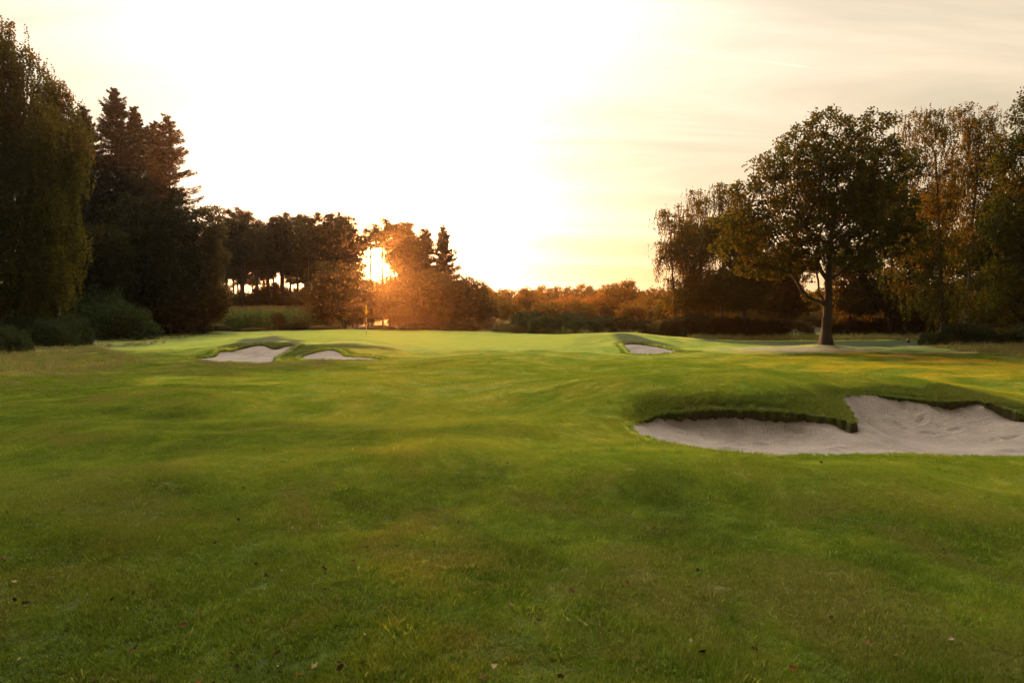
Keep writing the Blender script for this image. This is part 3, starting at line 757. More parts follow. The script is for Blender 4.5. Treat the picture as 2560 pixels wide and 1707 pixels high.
class Skel:
    def __init__(s, pts, cap=60000):
        s.p = np.zeros((cap, 3)); s.par = np.full(cap, -1, dtype=int); s.d = np.zeros(cap); s.n = 0
        prev = -1
        for q in pts: prev = s.add(q, prev)
        s.root_n = s.n; s.ends = []
    def add(s, q, par):
        k = s.n; s.p[k] = q; s.par[k] = par
        s.d[k] = 0 if par < 0 else s.d[par] + np.linalg.norm(s.p[par] - s.p[k])
        s.n += 1; return k
    def grow(s, targets, rg, step=0.5, kp=0.3, jit=0.08, down=0.8, lo=0, arc=0.12):
        base = s.p[0]; order = np.argsort(np.linalg.norm(targets - s.p[s.root_n // 2], axis=1))
        for i in order:
            t = targets[i]; q = s.p[lo:s.n]
            dv = t - q; dist = np.linalg.norm(dv, axis=1)
            hor = np.hypot(dv[:, 0], dv[:, 1])
            cost = dist + kp * s.d[lo:s.n] + down * np.maximum(0, hor * 0.25 - dv[:, 2])
            j = lo + int(np.argmin(cost)); L = dist[j - lo]
            m = max(1, int(L / step)); a_ = s.p[j].copy(); prev = j
            for k in range(1, m + 1):
                f = k / m; q_ = a_ + (t - a_) * f
                q_[2] += arc * L * sin(pi * f) * 0.5
                if k < m: q_ += rg.normal(0, jit, 3) * min(1, L)
                prev = s.add(q_, prev)
            s.ends.append(prev)
    def radii(s, base_r, tip=0.012, e=2.3):
        acc = np.zeros(s.n); r_ = np.zeros(s.n)
        for k in range(s.n - 1, -1, -1):
            v = acc[k] if acc[k] > 0 else tip ** e
            r_[k] = v ** (1 / e)
            if s.par[k] >= 0: acc[s.par[k]] += v
        f = base_r / r_[0]
        w = np.clip(r_ / r_[0], 0, 1)
        return np.maximum(tip * .7, r_ * (1 + (f - 1) * w ** 0.5))
    def mesh(s, r_, sides=6, flare=0.0, minr=0.0):
        ks = np.arange(1, s.n); ks = ks[s.par[1:s.n] >= 0]
        ks = ks[r_[ks] >= minr]
        A = s.p[s.par[ks]]; B = s.p[ks]; rb = r_[ks]; ra = np.minimum(r_[s.par[ks]], rb * 1.35)
        d = B - A; d /= (np.linalg.norm(d, axis=1, keepdims=True) + 1e-9)
        B = B + d * (rb * 0.3)[:, None]
        ref = np.tile([1.0, 0.02, 0.0], (len(ks), 1)); vert = np.abs(d[:, 0]) > 0.9; ref[vert] = [0, 0, 1.0]
        u_ = np.cross(d, ref); u_ /= (np.linalg.norm(u_, axis=1, keepdims=True) + 1e-9); v_ = np.cross(d, u_)
        an = np.arange(sides) * 2 * pi / sides
        ring = np.cos(an)[None, :, None] * u_[:, None] + np.sin(an)[None, :, None] * v_[:, None]
        VA = A[:, None] + ring * ra[:, None, None]; VB = B[:, None] + ring * rb[:, None, None]
        V = np.concatenate([VA, VB], 1).reshape(-1, 3)
        o = (np.arange(len(ks)) * 2 * sides)[:, None, None]
        i0 = np.arange(sides); i1 = (i0 + 1) % sides
        q = np.stack([i0, i1, i1 + sides, i0 + sides], -1)[None] + o
        return V, q.reshape(-1, 4)

def trunk_path(h, lean=(0, 0), n=10, wob=0.1, rg=None, z0=-0.15):
    f = np.linspace(0, 1, n)
    p = np.stack([lean[0] * f ** 1.4, lean[1] * f ** 1.4, z0 + (h - z0) * f], -1)
    if rg is not None: p[1:-1, :2] += np.cumsum(rg.normal(0, wob, (n - 2, 2)), 0) * .5
    return p

def sample_blobs(blobs, n, rg, mind=0.35, shell=0.35):
    """blobs: (x,y,z,rx,ry,rz)"""
    B = np.array(blobs); vol = B[:, 3] * B[:, 4] * B[:, 5]; pr = vol / vol.sum()
    out = []; tries = 0
    while len(out) < n and tries < n * 14:
        tries += 1
        k = rg.choice(len(B), p=pr); d = rg.normal(size=3); d /= np.linalg.norm(d)
        f = rg.uniform(shell, 1) ** 0.5
        q = B[k, :3] + d * B[k, 3:] * f
        if q[2] < 0.15: continue
        if out:
            if (np.abs(np.array(out) - q).max(1) < mind).any() and ((np.array(out) - q) ** 2).sum(1).min() < mind ** 2: continue
        out.append(q)
    return np.array(out)

def cluster_leaves(cs, nper, rad, L, Wd, rg, up=0.0, flat=0.7):
    n = len(cs) * nper; c = np.repeat(cs, nper, 0)
    sc_ = np.repeat(rg.uniform(0.6, 1.25, len(cs)), nper)[:, None]
    d = rg.normal(size=(n, 3)); d /= np.linalg.norm(d, axis=1, keepdims=True)
    off = d * (rg.uniform(0, 1, (n, 1)) ** 0.5) * rad * sc_
    off[:, 2] *= flat
    ax = rg.normal(size=(n, 3)) * .7 + d * 0.6; ax[:, 2] += up
    return leaves_geo(c + off, ax, L * rg.uniform(.7, 1.3, n), Wd * rg.uniform(.7, 1.3, n), rg)

def hang_leaves(cs, nstr, ln, L, Wd, rg, gap=0.07, spread=0.35):
    P_, A_ = [], []
    for c in cs:
        for _ in range(nstr):
            s = c + rg.normal(0, spread, 3) * [1, 1, .6]; l_ = ln * rg.uniform(.3, 1.2)
            m = max(3, int(l_ / gap)); f = np.arange(m) / m
            sw = rg.normal(0, .12, 2)
            q = np.stack([s[0] + sw[0] * f ** 1.5 + rg.normal(0, .03, m), s[1] + sw[1] * f ** 1.5 + rg.normal(0, .03, m), s[2] - l_ * f], -1)
            q = q[q[:, 2] > 0.2]
            P_.append(q); a_ = rg.normal(0, .6, (len(q), 3)); a_[:, 2] -= .9; A_.append(a_)
    P_ = np.concatenate(P_); A_ = np.concatenate(A_); n = len(P_)
    return leaves_geo(P_, A_, L * rg.uniform(.7, 1.3, n), Wd * rg.uniform(.7, 1.3, n), rg)

def merge(*gs):
    V = []; Q = []; o = 0
    for v, q in gs: V.append(v); Q.append(q + o); o += len(v)
    return np.concatenate(V), np.concatenate(Q)

LIB = {}
def build(kind, blobs, height, trunk_r, seed, leafm, barkm, n, nper, rad, L, Wd, style='clump', lean=(0, 0), stems=1,
          mind=0.35, shell=0.3, kp=0.3, sides=6, minr=0.0, hang=1.0, up=0.0, flat=0.7, trunk_h=None, step=0.5, down=0.8, spread=0.35, clearw=0):
    rg = np.random.default_rng(seed)
    th_ = trunk_h or height * 0.8
    tgt = sample_blobs(blobs, n, rg, mind, shell)
    lo = 0
    sk = Skel(trunk_path(th_, lean, max(6, int(th_ / 0.6)), 0.05, rg))
    lo = max(1, int(sk.root_n * 0.18))
    if stems > 1:
        for k in range(stems - 1):
            a_ = rg.uniform(0, 2 * pi); prev = 0; hh = th_ * rg.uniform(.6, .95)
            for f in np.linspace(0.12, 1, 8):
                prev = sk.add(np.array([cos(a_) * f * hh * .35, sin(a_) * f * hh * .35, hh * f]) + rg.normal(0, .05, 3), prev)
    sk.grow(tgt, rg, step, kp, lo=lo, down=down)
    r_ = sk.radii(trunk_r)
    # root flare
    tv_, tq_ = sk.mesh(r_, sides, minr=minr)
    ends = sk.p[sk.ends]
    if style == 'clump': lv, lq = cluster_leaves(ends, nper, rad, L, Wd, rg, up, flat)
    elif style == 'hang':
        a_ = hang_leaves(ends, nper, hang, L, Wd, rg, L * .8, spread)
        b_ = cluster_leaves(ends, max(6, nper * 3), rad, L, Wd, rg); lv, lq = merge(a_, b_)
    trunk = new_mesh('trunk', tv_, quads=tq_, mats=[barkm], smooth=True)
    crown = new_mesh('crown', lv, quads=lq, mats=[leafm])
    LIB[kind] = (trunk, crown); return LIB[kind]

def put_tree(name, lib, loc, label, cat='tree', group=None, rz=0.0, s=1.0, sz=None, sx=None):
    e_ = empty(name, loc, rz)
    e_.scale = (sx or s, sx or s, sz or s)
    tag(e_, label, cat, group)
    t, c = LIB[lib]
    if t is not None: link('trunk', t, e_)
    link('crown', c, e_)
    return e_

def base(u, D, dz=0.0):
    x = (u - 512) / F * D * 1.0
    x = P(u, HZ, D)[0]
    return np.array([x, D, gz(x, D) + dz])
def pxblobs(b, D, lst, ry=0.9):
    out = []
    for (u, v, ru, rv, *rest) in lst:
        q = P(u, v, D); k = D / F; dy = rest[0] if rest else 0.0
        out.append((q[0] - b[0], dy, q[2] - b[2], ru * k, max(ru, rv) * k * ry, rv * k))
    return out

# ---- the oak
b = OAK.copy(); b[2] = gz(b[0], b[1]) - 0.02
bl = pxblobs(b, 35, [(826, 142, 34, 34), (865, 140, 34, 30), (797, 168, 38, 32), (763, 190, 26, 26), (838, 180, 55, 38), (888, 172, 30, 34),
                     (770, 225, 42, 26), (828, 222, 50, 26), (888, 215, 38, 28), (742, 216, 18, 18), (800, 248, 50, 13), (902, 238, 25, 20), (780, 135, 10, 10), (895, 128, 12, 12), (790, 262, 44, 10), (852, 256, 36, 12), (745, 240, 20, 18), (884, 250, 24, 14), (812, 296, 14, 5), (742, 188, 20, 18), (728, 222, 20, 16), (735, 250, 24, 16), (765, 268, 28, 12)])
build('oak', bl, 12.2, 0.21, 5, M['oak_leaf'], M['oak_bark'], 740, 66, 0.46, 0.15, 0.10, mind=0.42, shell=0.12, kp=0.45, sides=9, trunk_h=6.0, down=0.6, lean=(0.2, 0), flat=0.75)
# buttressed oak foot joined to its trunk mesh
def foot(rb, rt, h, n=20):
    V = []; Q = []; m = 9
    for i in range(m):
        f = i / (m - 1); r0 = rt + (rb - rt) * (1 - f) ** 2.6
        for k in range(n):
            a_ = 2 * pi * k / n; rr = r0 * (1 + 0.16 * (1 - f) ** 1.5 * sin(5 * a_ + 1) + 0.03 * sin(11 * a_ + f * 5))
            V.append((rr * cos(a_), rr * sin(a_), -0.2 + h * f))
    for i in range(m - 1):
        for k in range(n): Q.append((i * n + k, i * n + (k + 1) % n, (i + 1) * n + (k + 1) % n, (i + 1) * n + k))
    return np.array(V), np.array(Q)
def add_foot(kind, rb, rt, h, mat):
    t, c = LIB[kind]
    v = np.empty(len(t.vertices) * 3, np.float32); t.vertices.foreach_get('co', v); v = v.reshape(-1, 3)
    q = np.empty(len(t.loops), np.int32); t.loops.foreach_get('vertex_index', q); q = q.reshape(-1, 4)
    V, Q = merge((v, q), foot(rb, rt, h))
    LIB[kind] = (new_mesh('trunk', V, quads=Q, mats=[mat], smooth=True), c)
add_foot('oak', 0.46, 0.218, 1.6, M['oak_bark'])
put_tree('oak_tree', 'oak', b, 'big spreading oak with thick grey trunk standing alone on the mown grass', 'oak tree')

# ---- right-hand birches
def birch(name, u, vb, D, lst, label, seed, n=170, nstr=5, hang=1.3, r=0.16, lean=0.0, leaf=0.10, th=None, group=None, mind=0.4):
    b = base(u, D); bl = pxblobs(b, D, lst)
    top = max(q[2] + q[5] for q in bl)
    build(name + str(seed), bl, top, r * .75, seed, M['birch_leaf'], M['birch_bark'], int(n * (1.25 if n > 200 else 1.15 if D > 50 else 0.8)), int(nstr * (2.2 if n > 200 else 2.3)), 0.34, leaf * 1.25, leaf * .9, 'hang', lean=(lean, 0),
          kp=0.25, hang=hang, trunk_h=th or top * .8, mind=mind, shell=0.1, down=1.0)
    return put_tree('birch_tree', name + str(seed), b, label, 'birch tree', group)
birch('b', 942, 344, 39.6, [(930, 125, 26, 18), (925, 160, 30, 24), (942, 200, 26, 26), (925, 235, 34, 24), (915, 270, 30, 22), (945, 300, 34, 18), (905, 150, 14, 14)],
      'tall weeping birch with slender forked trunk just right of the oak', 21, 190, 5, 1.3, 0.17, -0.6)
birch('b', 966, 341, 42.5, [(978, 118, 24, 18), (972, 150, 28, 24), (995, 150, 16, 30), (970, 190, 26, 28), (960, 235, 24, 26), (980, 290, 26, 22)],
      'weeping birch with open crown between the oak-side birch and the dark edge tree', 22, 180, 5, 1.3, 0.16, 0.5)
birch('b', 676, 335, 55, [(676, 215, 17, 16), (668, 250, 15, 15), (690, 245, 22, 28), (685, 290, 26, 20), (662, 258, 9, 12)], 'leftmost drooping birch of the right-hand wood, crown against the yellow sky', 23, 130, 5, 1.5, 0.15, -0.6, 0.12)
birch('b', 700, 335, 57, [(696, 203, 15, 14), (702, 235, 20, 24), (708, 285, 26, 26)], 'birch with narrow drooping crown second from the left in the right-hand wood', 24, 120, 5, 1.5, 0.15, 0.0, 0.12)
birch('b', 722, 335, 55, [(722, 195, 16, 14), (728, 230, 22, 26), (726, 285, 28, 24)], 'birch with pale rounded top close behind the left side of the oak', 25, 130, 5, 1.4, 0.16, 0.0, 0.12)

# ---- edge trees on the right
def broad(kind, name, u, D, lst, label, seed, mat, bark='dark_bark', n=260, nper=70, rad=0.55, leaf=0.16, r=0.2, group=None, cat='tree', th=None, stems=1, mind=0.4, shell=0.15, flat=0.8, dz=0.0):
    b = base(u, D, dz); bl = pxblobs(b, D, lst); top = max(q[2] + q[5] for q in bl)
    build(kind, bl, top, r, seed, M[mat], M[bark], n, nper, rad, leaf, leaf * .65, lean=(0, 0), trunk_h=th or top * .75, mind=mind, shell=shell, stems=stems, flat=flat)
    return put_tree(name, kind, b, label, cat, group)
broad('edge', 'alder_tree', 1042, 33, [(1050, 120, 34, 34), (1035, 165, 42, 36), (1030, 215, 46, 40), (1040, 270, 50, 30), (1020, 300, 30, 22), (1080, 200, 45, 70), (1010, 150, 12, 20)],
      'dense dark tree cut by the right edge of the picture', 31, 'oak_leaf', n=620, nper=90, rad=0.5, leaf=0.14, r=0.25)
broad('edge2', 'alder_tree', 1005, 45, [(1000, 215, 22, 30), (1010, 260, 30, 34), (990, 300, 28, 22), (1020, 310, 30, 18)], 'dark bushy tree behind the birches near the right edge', 32, 'dark_leaf', n=300, nper=80, leaf=0.18, rad=0.6)
U = [(745, 52, [(745, 245, 26, 26), (742, 285, 30, 24)], 'oak_leaf', 'dark rounded tree behind the left half of the oak'),
     (785, 55, [(785, 270, 26, 22), (780, 300, 30, 20)], 'thorn', 'lower brownish tree seen left of the oak trunk'),
     (850, 54, [(850, 265, 24, 22), (855, 298, 30, 22)], 'birch', 'thin yellowish tree seen right of the oak trunk'),
     (890, 52, [(892, 215, 26, 32), (890, 260, 32, 30), (890, 300, 34, 24)], 'dark_leaf', 'dark dense tree behind the right half of the oak'),
     (925, 50, [(925, 215, 24, 30), (925, 260, 28, 30), (925, 305, 34, 24)], 'dark_leaf', 'dark tree behind the oak-side birch'),
     (965, 52, [(965, 250, 24, 24), (965, 290, 34, 28)], 'oak_leaf', 'low dark tree filling the gap between the two right birches'),
     (880, 60, [(872, 200, 26, 24)], 'oak_leaf', 'tall dark tree whose top shows beside the oak crown')]
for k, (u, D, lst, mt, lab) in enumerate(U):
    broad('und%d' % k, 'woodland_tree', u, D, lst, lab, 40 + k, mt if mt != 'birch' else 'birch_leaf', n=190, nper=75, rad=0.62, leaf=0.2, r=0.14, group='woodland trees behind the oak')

# ---- left side: birches at the edge
birch('b', 8, 340, 40, [(-30, 70, 50, 50), (10, 60, 26, 36), (-10, 130, 60, 50), (35, 120, 30, 30), (-20, 200, 62, 50), (25, 190, 34, 50), (0, 265, 60, 40), (45, 265, 26, 26), (-50, 300, 60, 30)],
      'tall weeping birch cut by the left edge of the picture', 51, 620, 6, 1.7, 0.26, 0.0, 0.12, 15, mind=0.45)
birch('b', 58, 338, 43, [(56, 98, 18, 18), (60, 135, 22, 30), (50, 180, 26, 34), (50, 230, 26, 34), (42, 275, 26, 26)],
      'slightly shorter weeping birch with pointed top beside the left-edge birch', 52, 260, 6, 1.7, 0.2, 0.0, 0.12, mind=0.4)

# ---- conifers
def conifer(kind, Ht, w, seed, mat, bark, z0=0.8, dens=1.0, whorl=0.42, nb=6, droop=0.25, blade=(0.30, 0.075), shape=0.85, gap=0.16, trunk_r=None, side=None, curtain=0.35, r_scatter=.33):
    rg = np.random.default_rng(seed)
    sk = Skel(trunk_path(Ht, (0, 0), int(Ht / 0.5), 0.02, rg)); P_ = []; A_ = []
    z = z0
    while z < Ht - 0.15:
        f = (z - z0) / (Ht - z0)
        rad = w * (1 - f) ** shape * (0.85 + 0.15 * sin(z * 3)) + 0.12
        if f < 0.12: rad *= 0.7 + f * 2.5
        for k in range(nb):
            if rg.uniform() > 0.93: continue
            a_ = rg.uniform(0, 2 * pi); L = rad * rg.uniform(max(.25, 1 - r_scatter * 2.0), 1 + r_scatter)
            if side is not None: L *= 1 + side * max(0, cos(a_)) * (1 - f)
            dx, dy = cos(a_), sin(a_); m = max(2, int(L / 0.4)); j = int(np.clip(z / Ht * (sk.root_n - 1), 0, sk.root_n - 1)); prev = j
            zz0 = z + rg.uniform(-.45, .45)
            dr = droop * rg.uniform(.6, 1.4)
            def pos(t): return np.stack([dx * L * t, dy * L * t, zz0 - dr * L * np.sin(np.pi * t * .75) * .8 + 0.22 * L * t ** 2 * (0.4 + f)], -1)
            sk.p[j]
            for t in np.linspace(0, 1, m + 1)[1:]:
                prev = sk.add(pos(np.array([t]))[0], prev)
            nn = int(L / gap * 5 * dens)
            t = rg.uniform(0.08, 1.0, nn) ** 0.8
            q = pos(t); sidew = rg.uniform(-1, 1, nn) * (0.30 * L * (1 - t) + 0.12)
            q[:, 0] += -dy * sidew; q[:, 1] += dx * sidew; q[:, 2] -= rg.uniform(0, curtain, nn) * (1 - f * .6) * (np.abs(sidew) * .5 + .5)
            ax = np.stack([dx * .6 - dy * np.sign(sidew) * .6, dy * .6 + dx * np.sign(sidew) * .6, np.full(nn, -.35) + f * .4], -1) + rg.normal(0, .3, (nn, 3))
            P_.append(q); A_.append(ax)
        z += whorl * rg.uniform(.75, 1.25) * (0.6 + 0.4 * (1 - f))
    # leader
    q = np.stack([rg.normal(0, .03, 30), rg.normal(0, .03, 30), Ht - rg.uniform(0, 1.0, 30)], -1); P_.append(q); A_.append(rg.normal(0, .4, (30, 3)) + [0, 0, 1])
    P_ = np.concatenate(P_); A_ = np.concatenate(A_); n = len(P_)
    lv, lq = leaves_geo(P_, A_, blade[0] * rg.uniform(.6, 1.3, n), blade[1] * rg.uniform(.7, 1.3, n), rg)
    r_ = np.full(sk.n, 0.03)
    hz = sk.p[:sk.root_n, 2] / Ht; r_[:sk.root_n] = (trunk_r or Ht * 0.014) * (1 - hz * .9) + 0.02
    tv_, tq_ = sk.mesh(r_, 6)
    LIB[kind] = (new_mesh('trunk', tv_, quads=tq_, mats=[M[bark]], smooth=True), new_mesh('crown', lv, quads=lq, mats=[M[mat]]))
    print(kind, n)
conifer('spruceA', 21.0, 5.2, 61, 'spruce', 'dark_bark', dens=3.6, nb=9, whorl=.38, shape=.68, curtain=.7, blade=(0.26, 0.05))
conifer('spruceB', 19.0, 5.0, 62, 'spruce', 'dark_bark', dens=3.6, nb=9, whorl=.40, shape=.70, curtain=.7, blade=(0.26, 0.05))
conifer('larch', 18.9, 4.6, 63, 'larch', 'dark_bark', z0=2.0, dens=2.3, whorl=0.46, nb=8, trunk_r=.17, droop=0.12, blade=(0.26, 0.06), shape=0.6, curtain=0.7, side=0.22, r_scatter=.3)
def ctop(u, v, D): return P(u, v, D)[2]
for k, (u, v, D, lib, h0, lab) in enumerate(((120, 88, 60, 'spruceA', 21.0, 'tallest dark spruce with a sharp spire in the left wood'),
                                (89, 107, 58, 'spruceB', 19.0, 'dark spruce half hidden behind the left birch'),
                                (139, 107, 63, 'spruceB', 19.0, 'spruce with second spire just right of the tallest one'),
                                (70, 128, 66, 'spruceA', 21.0, 'dark spruce deep behind the left birches'),
                                (158, 122, 66, 'spruceA', 21.0, 'spruce between the spires and the open larch'),
                                (171, 115, 60, 'larch', 18.9, 'open larch with bare trunk lit through at the right of the left wood'))):
    b = base(u, D); hgt = ctop(u, v, D) - b[2]; s = hgt / h0
    put_tree('larch_tree' if lib == 'larch' else 'spruce_tree', lib, b, lab, 'conifer', 'conifers of the left wood', rz=k * 1.3 if lib != 'larch' else 0.0, s=s)
# dark broadleaves under the conifers
LW = [(100, 52, [(100, 250, 30, 26), (95, 290, 36, 30)], 'dark_leaf', 'dark tree low behind the rhododendron'),
      (135, 56, [(132, 225, 30, 26), (135, 270, 34, 34), (135, 310, 34, 20)], 'dark_leaf', 'dark round-topped tree under the spruces'),
      (170, 57, [(172, 222, 26, 22), (172, 262, 30, 34), (170, 305, 32, 24)], 'dark_leaf', 'dark thicket tree under the larch'),
      (204, 60, [(205, 222, 20, 18), (203, 255, 24, 28), (203, 295, 26, 30)], 'thorn', 'dark brown tree at the right end of the left wood'),
      (60, 55, [(60, 280, 40, 40), (50, 310, 40, 20)], 'dark_leaf', 'dark tree in the shade behind the left-edge gorse')]
for k, (u, D, lst, mt, lab) in enumerate(LW):
    broad('lw%d' % k, 'thicket_tree', u, D, lst, lab, 70 + k, mt, n=300, nper=75, rad=0.62, leaf=0.2, r=0.14, group='dark trees of the left thicket', stems=2)

# ---- Scots pines in a row behind the green
def pine(kind, seed, Ht=13.5, crown=5.0, w=2.3):
    rg = np.random.default_rng(seed)
    bl = []
    for k in range(9):
        a_ = rg.uniform(0, 2 * pi); rr = rg.uniform(0, w * .6)
        z = Ht - 0.9 - crown * rg.uniform(0, .85); bl.append((cos(a_) * rr, sin(a_) * rr, z, w * rg.uniform(.4, .65), w * rg.uniform(.4, .65), rg.uniform(.5, 1.1)))
    bl.append((0, 0, Ht - 0.8, w * .5, w * .5, .7)); bl.append((0, 0, Ht - 0.5 - crown * .45, w * .8, w * .8, crown * .35))
    tg = sample_blobs(bl, 130 if crown > 3 else 60, rg, 0.35, 0.1)
    sk = Skel(trunk_path(Ht - 1, (rg.normal(0, .4), 0), 18, 0.05, rg))
    # dead side branches on the lower trunk
    for k in range(16):
        j = int(rg.uniform(.25, .6) * sk.root_n); a_ = rg.uniform(0, 2 * pi); L = rg.uniform(.5, 1.8); prev = j
        for t in (.5, 1): prev = sk.add(sk.p[j] + np.array([cos(a_) * L * t, sin(a_) * L * t, rg.uniform(-.2, .3) * t]), prev)
    sk.grow(tg, rg, 0.5, 0.4, lo=9)
    r_ = sk.radii(0.14)
    tv_, tq_ = sk.mesh(r_, 6)
    lv, lq = cluster_leaves(sk.p[sk.ends], 110, 0.55, 0.25, 0.08, rg, 0.35, 0.75)
    LIB[kind] = (new_mesh('trunk', tv_, quads=tq_, mats=[M['pine_bark']], smooth=True), new_mesh('crown', lv, quads=lq, mats=[M['pine']]))
for k, s in enumerate((81, 82, 83, 84)): pine('pine%d' % k, s, crown=(5.4, 6.0, 6.4, 5.0)[k], w=(2.7, 3.0, 2.6, 2.9)[k])
pine('pineS', 85, crown=2.2, w=2.6)
rp = np.random.default_rng(12)
PIN = [(228, 214, 78, 'first'), (243, 206, 80, 'broad-topped'), (258, 221, 84, ''), (270, 219, 79, ''), (283, 211, 80, ''), (297, 212, 83, ''), (309, 214, 79, ''), (322, 213, 85, ''),
       (334, 214, 80, ''), (346, 211, 82, ''), (353, 226, 80, ''), (383, 218, 84, ''), (372, 222, 82, ''), (399, 222, 80, ''), (409, 221, 83, ''), (418, 228, 81, '')]
PLAB = ['Scots pine at the left end of the row beside the dark thicket', 'bushy-headed pine, the tall one before the notch in the row', 'low pine filling the notch in the row',
        'pine just right of the notch in the row', 'flat-topped pine third before the middle of the row', 'pine behind the flat-topped one left of centre', 'pine above the left end of the thorn hedge',
        'pine standing further back in the middle of the row', 'pine with layered crown left of the sun', 'highest pine close left of the sun', 'short pine at the left rim of the sun gap',
        'pine whose crown hangs over the sun', 'thin-crowned pine above the left of the sun', 'pine at the right rim of the sun gap', 'pine standing back on the right of the sun', 'last pine of the row before the small spruces']
for k, (u, v, D, _) in enumerate(PIN):
    b = base(u, D); s = (ctop(u, v, D) - b[2]) / 13.5
    put_tree('pine_tree', 'pineS' if u in (383, 372) else 'pine%d' % (k % 4), b, PLAB[k], 'pine tree', 'pines in a row behind the green', rz=rp.uniform(0, 6), s=s, sx=s * rp.uniform(.9, 1.15))
for k in range(42):
    u = rp.uniform(212, 425) if k < 26 else rp.uniform(212, 350); D = rp.uniform(86, 102)
    if 350 < u < 392: continue
    b = base(u, D); s = (ctop(u, (rp.uniform(222, 246) if k < 28 else rp.uniform(240, 270)), D) - b[2]) / 13.5
    put_tree('pine_tree', 'pine%d' % rp.integers(0, 4), b, 'slender pine standing further back behind the front row of pines', 'pine tree', 'slender pines of the back rows', rz=rp.uniform(0, 6), s=s)
# two small spruces at the end of the pine row
conifer('spruceC', 12.0, 3.3, 64, 'pine', 'dark_bark', blade=(0.28, 0.09), nb=9, whorl=0.4, dens=2.4, shape=.7, curtain=.8)
for u, v, D, lab in ((427, 228, 80, 'small spruce right after the last pine'), (444, 225, 79, 'spruce with jagged side branches at the right end of the pine row')):
    b = base(u, D); s = (ctop(u, v, D) - b[2]) / 12.0
    put_tree('spruce_tree', 'spruceC', b, lab, 'conifer', 'small spruces at the end of the pine row', rz=u, s=s)

# ---- thorn bushes in front of the pines
def bushkind(kind, seed, mat, Ht=5.0, w=2.6, n=150, nper=80, leaf=0.15, rad=0.5, r=0.09):
    rg = np.random.default_rng(seed)
    bl = [(0, 0, Ht * .5, w * .8, w * .8, Ht * .42)]
    for k in range(6):
        a_ = rg.uniform(0, 2 * pi); q = rg.uniform(.2, .6) * w
        bl.append((cos(a_) * q, sin(a_) * q, Ht * rg.uniform(.45, .8), w * .45, w * .45, Ht * .2))
    build(kind, bl, Ht, r, seed, M[mat], M['dark_bark'], n, nper, rad, leaf, leaf * .65, stems=4, mind=0.35, shell=0.15, trunk_h=Ht * .6)
bushkind('thornA', 91, 'thorn'); bushkind('thornB', 92, 'thorn', 5.0, 2.3); bushkind('thornC', 93, 'thorn', 5.0, 3.0, 190)
TH = [(306, 286, 72, 'thornA', 'low thorn bush at the left end of the hedge beside the corn'), (327, 270, 69, 'thornB', 'rounded hawthorn left of the flag'),
      (345, 262, 72, 'thornC', 'tall hawthorn close under the left rim of the sun gap'), (368, 276, 68, 'thornA', 'hawthorn directly behind the flag, reddest in the glow'),
      (390, 270, 71, 'thornB', 'hawthorn just right of the flag'), (410, 268, 68, 'thornC', 'broad hawthorn below the last pines'), (432, 266, 71, 'thornA', 'hawthorn under the small spruces'),
      (450, 268, 68, 'thornB', 'tall hawthorn near the right end of the hedge'), (466, 274, 71, 'thornC', 'hawthorn sloping down at the right end of the hedge'), (480, 290, 68, 'thornA', 'low hawthorn last in the hedge'),
      (357, 300, 65, 'thornB', 'low thorn bush in front of the hawthorns left of the flag'), (440, 305, 64, 'thornB', 'low thorn bush in front of the hedge right of the flag'), (400, 305, 65, 'thornA', 'low dark thorn bush right behind the flag line')]
for k, (u, v, D, lib, lab) in enumerate(TH):
    b = base(u, D); s = (ctop(u, v, D) - b[2]) / 5.0
    put_tree('hawthorn_bush', lib, b, lab, 'bush', 'hawthorns behind the green', rz=k * 2.1, s=s, sx=s if s > .8 else s * 1.25)

ru_ = np.random.default_rng(77)
for k in range(16):
    u = 214 + k * 8.4 + ru_.uniform(-4, 4); D = 84 + ru_.uniform(0, 6)
    b = base(u, D); s = (ctop(u, 289 + ru_.uniform(-10, 7), D) - b[2]) / 5.0
    put_tree('hawthorn_bush', ('thornA', 'thornB', 'thornC')[k % 3], b, 'shadowy undergrowth bush among the pine trunks behind the corn', 'bush', 'undergrowth among the pines', rz=k * 1.3, s=s, sx=s * .8)
# ---- middle distance small trees, lit orange
bushkind('midA', 95, 'far_leaf', 5.0, 2.9, 150, 70, 0.17, 0.55); bushkind('midB', 96, 'far_leaf', 5.0, 2.4, 130, 70, 0.17, 0.55); bushkind('midC', 97, 'autumn', 5.0, 2.7, 140, 70, 0.17, 0.55)
MD = [(495, 288, 86, 'midA', 'dark round tree just right of the hawthorn hedge'), (512, 300, 80, 'midB', 'small low tree in front of the dark round tree'), (530, 287, 88, 'midB', 'pointed tree in the gap left of centre'),
      (545, 297, 80, 'midA', 'wide low crown above the gorse left of centre'), (566, 291, 86, 'midC', 'orange tree in the middle of the gap'), (585, 300, 80, 'midB', 'small olive tree just above the gorse in the middle'),
      (601, 290, 88, 'midC', 'orange crown right of the middle of the gap'), (617, 279, 90, 'midB', 'tallest tree with spiky top in the gap'), (632, 296, 80, 'midC', 'bright orange low tree beside the right-hand birches'),
      (650, 291, 84, 'midC', 'orange tree under the leftmost right-hand birch'), (668, 292, 78, 'midA', 'olive tree behind the foot of the leftmost birch'), (478, 285, 92, 'midB', 'hazy tree peeping over the end of the hedge')]
for k, (u, v, D, lib, lab) in enumerate(MD):
    b = base(u, D); s = (ctop(u, v, D) - b[2]) / 5.0
    put_tree('field_tree', lib, b, lab, 'tree', 'small trees in the gap between the woods', rz=k * 1.7, s=s, sx=s * 1.1)
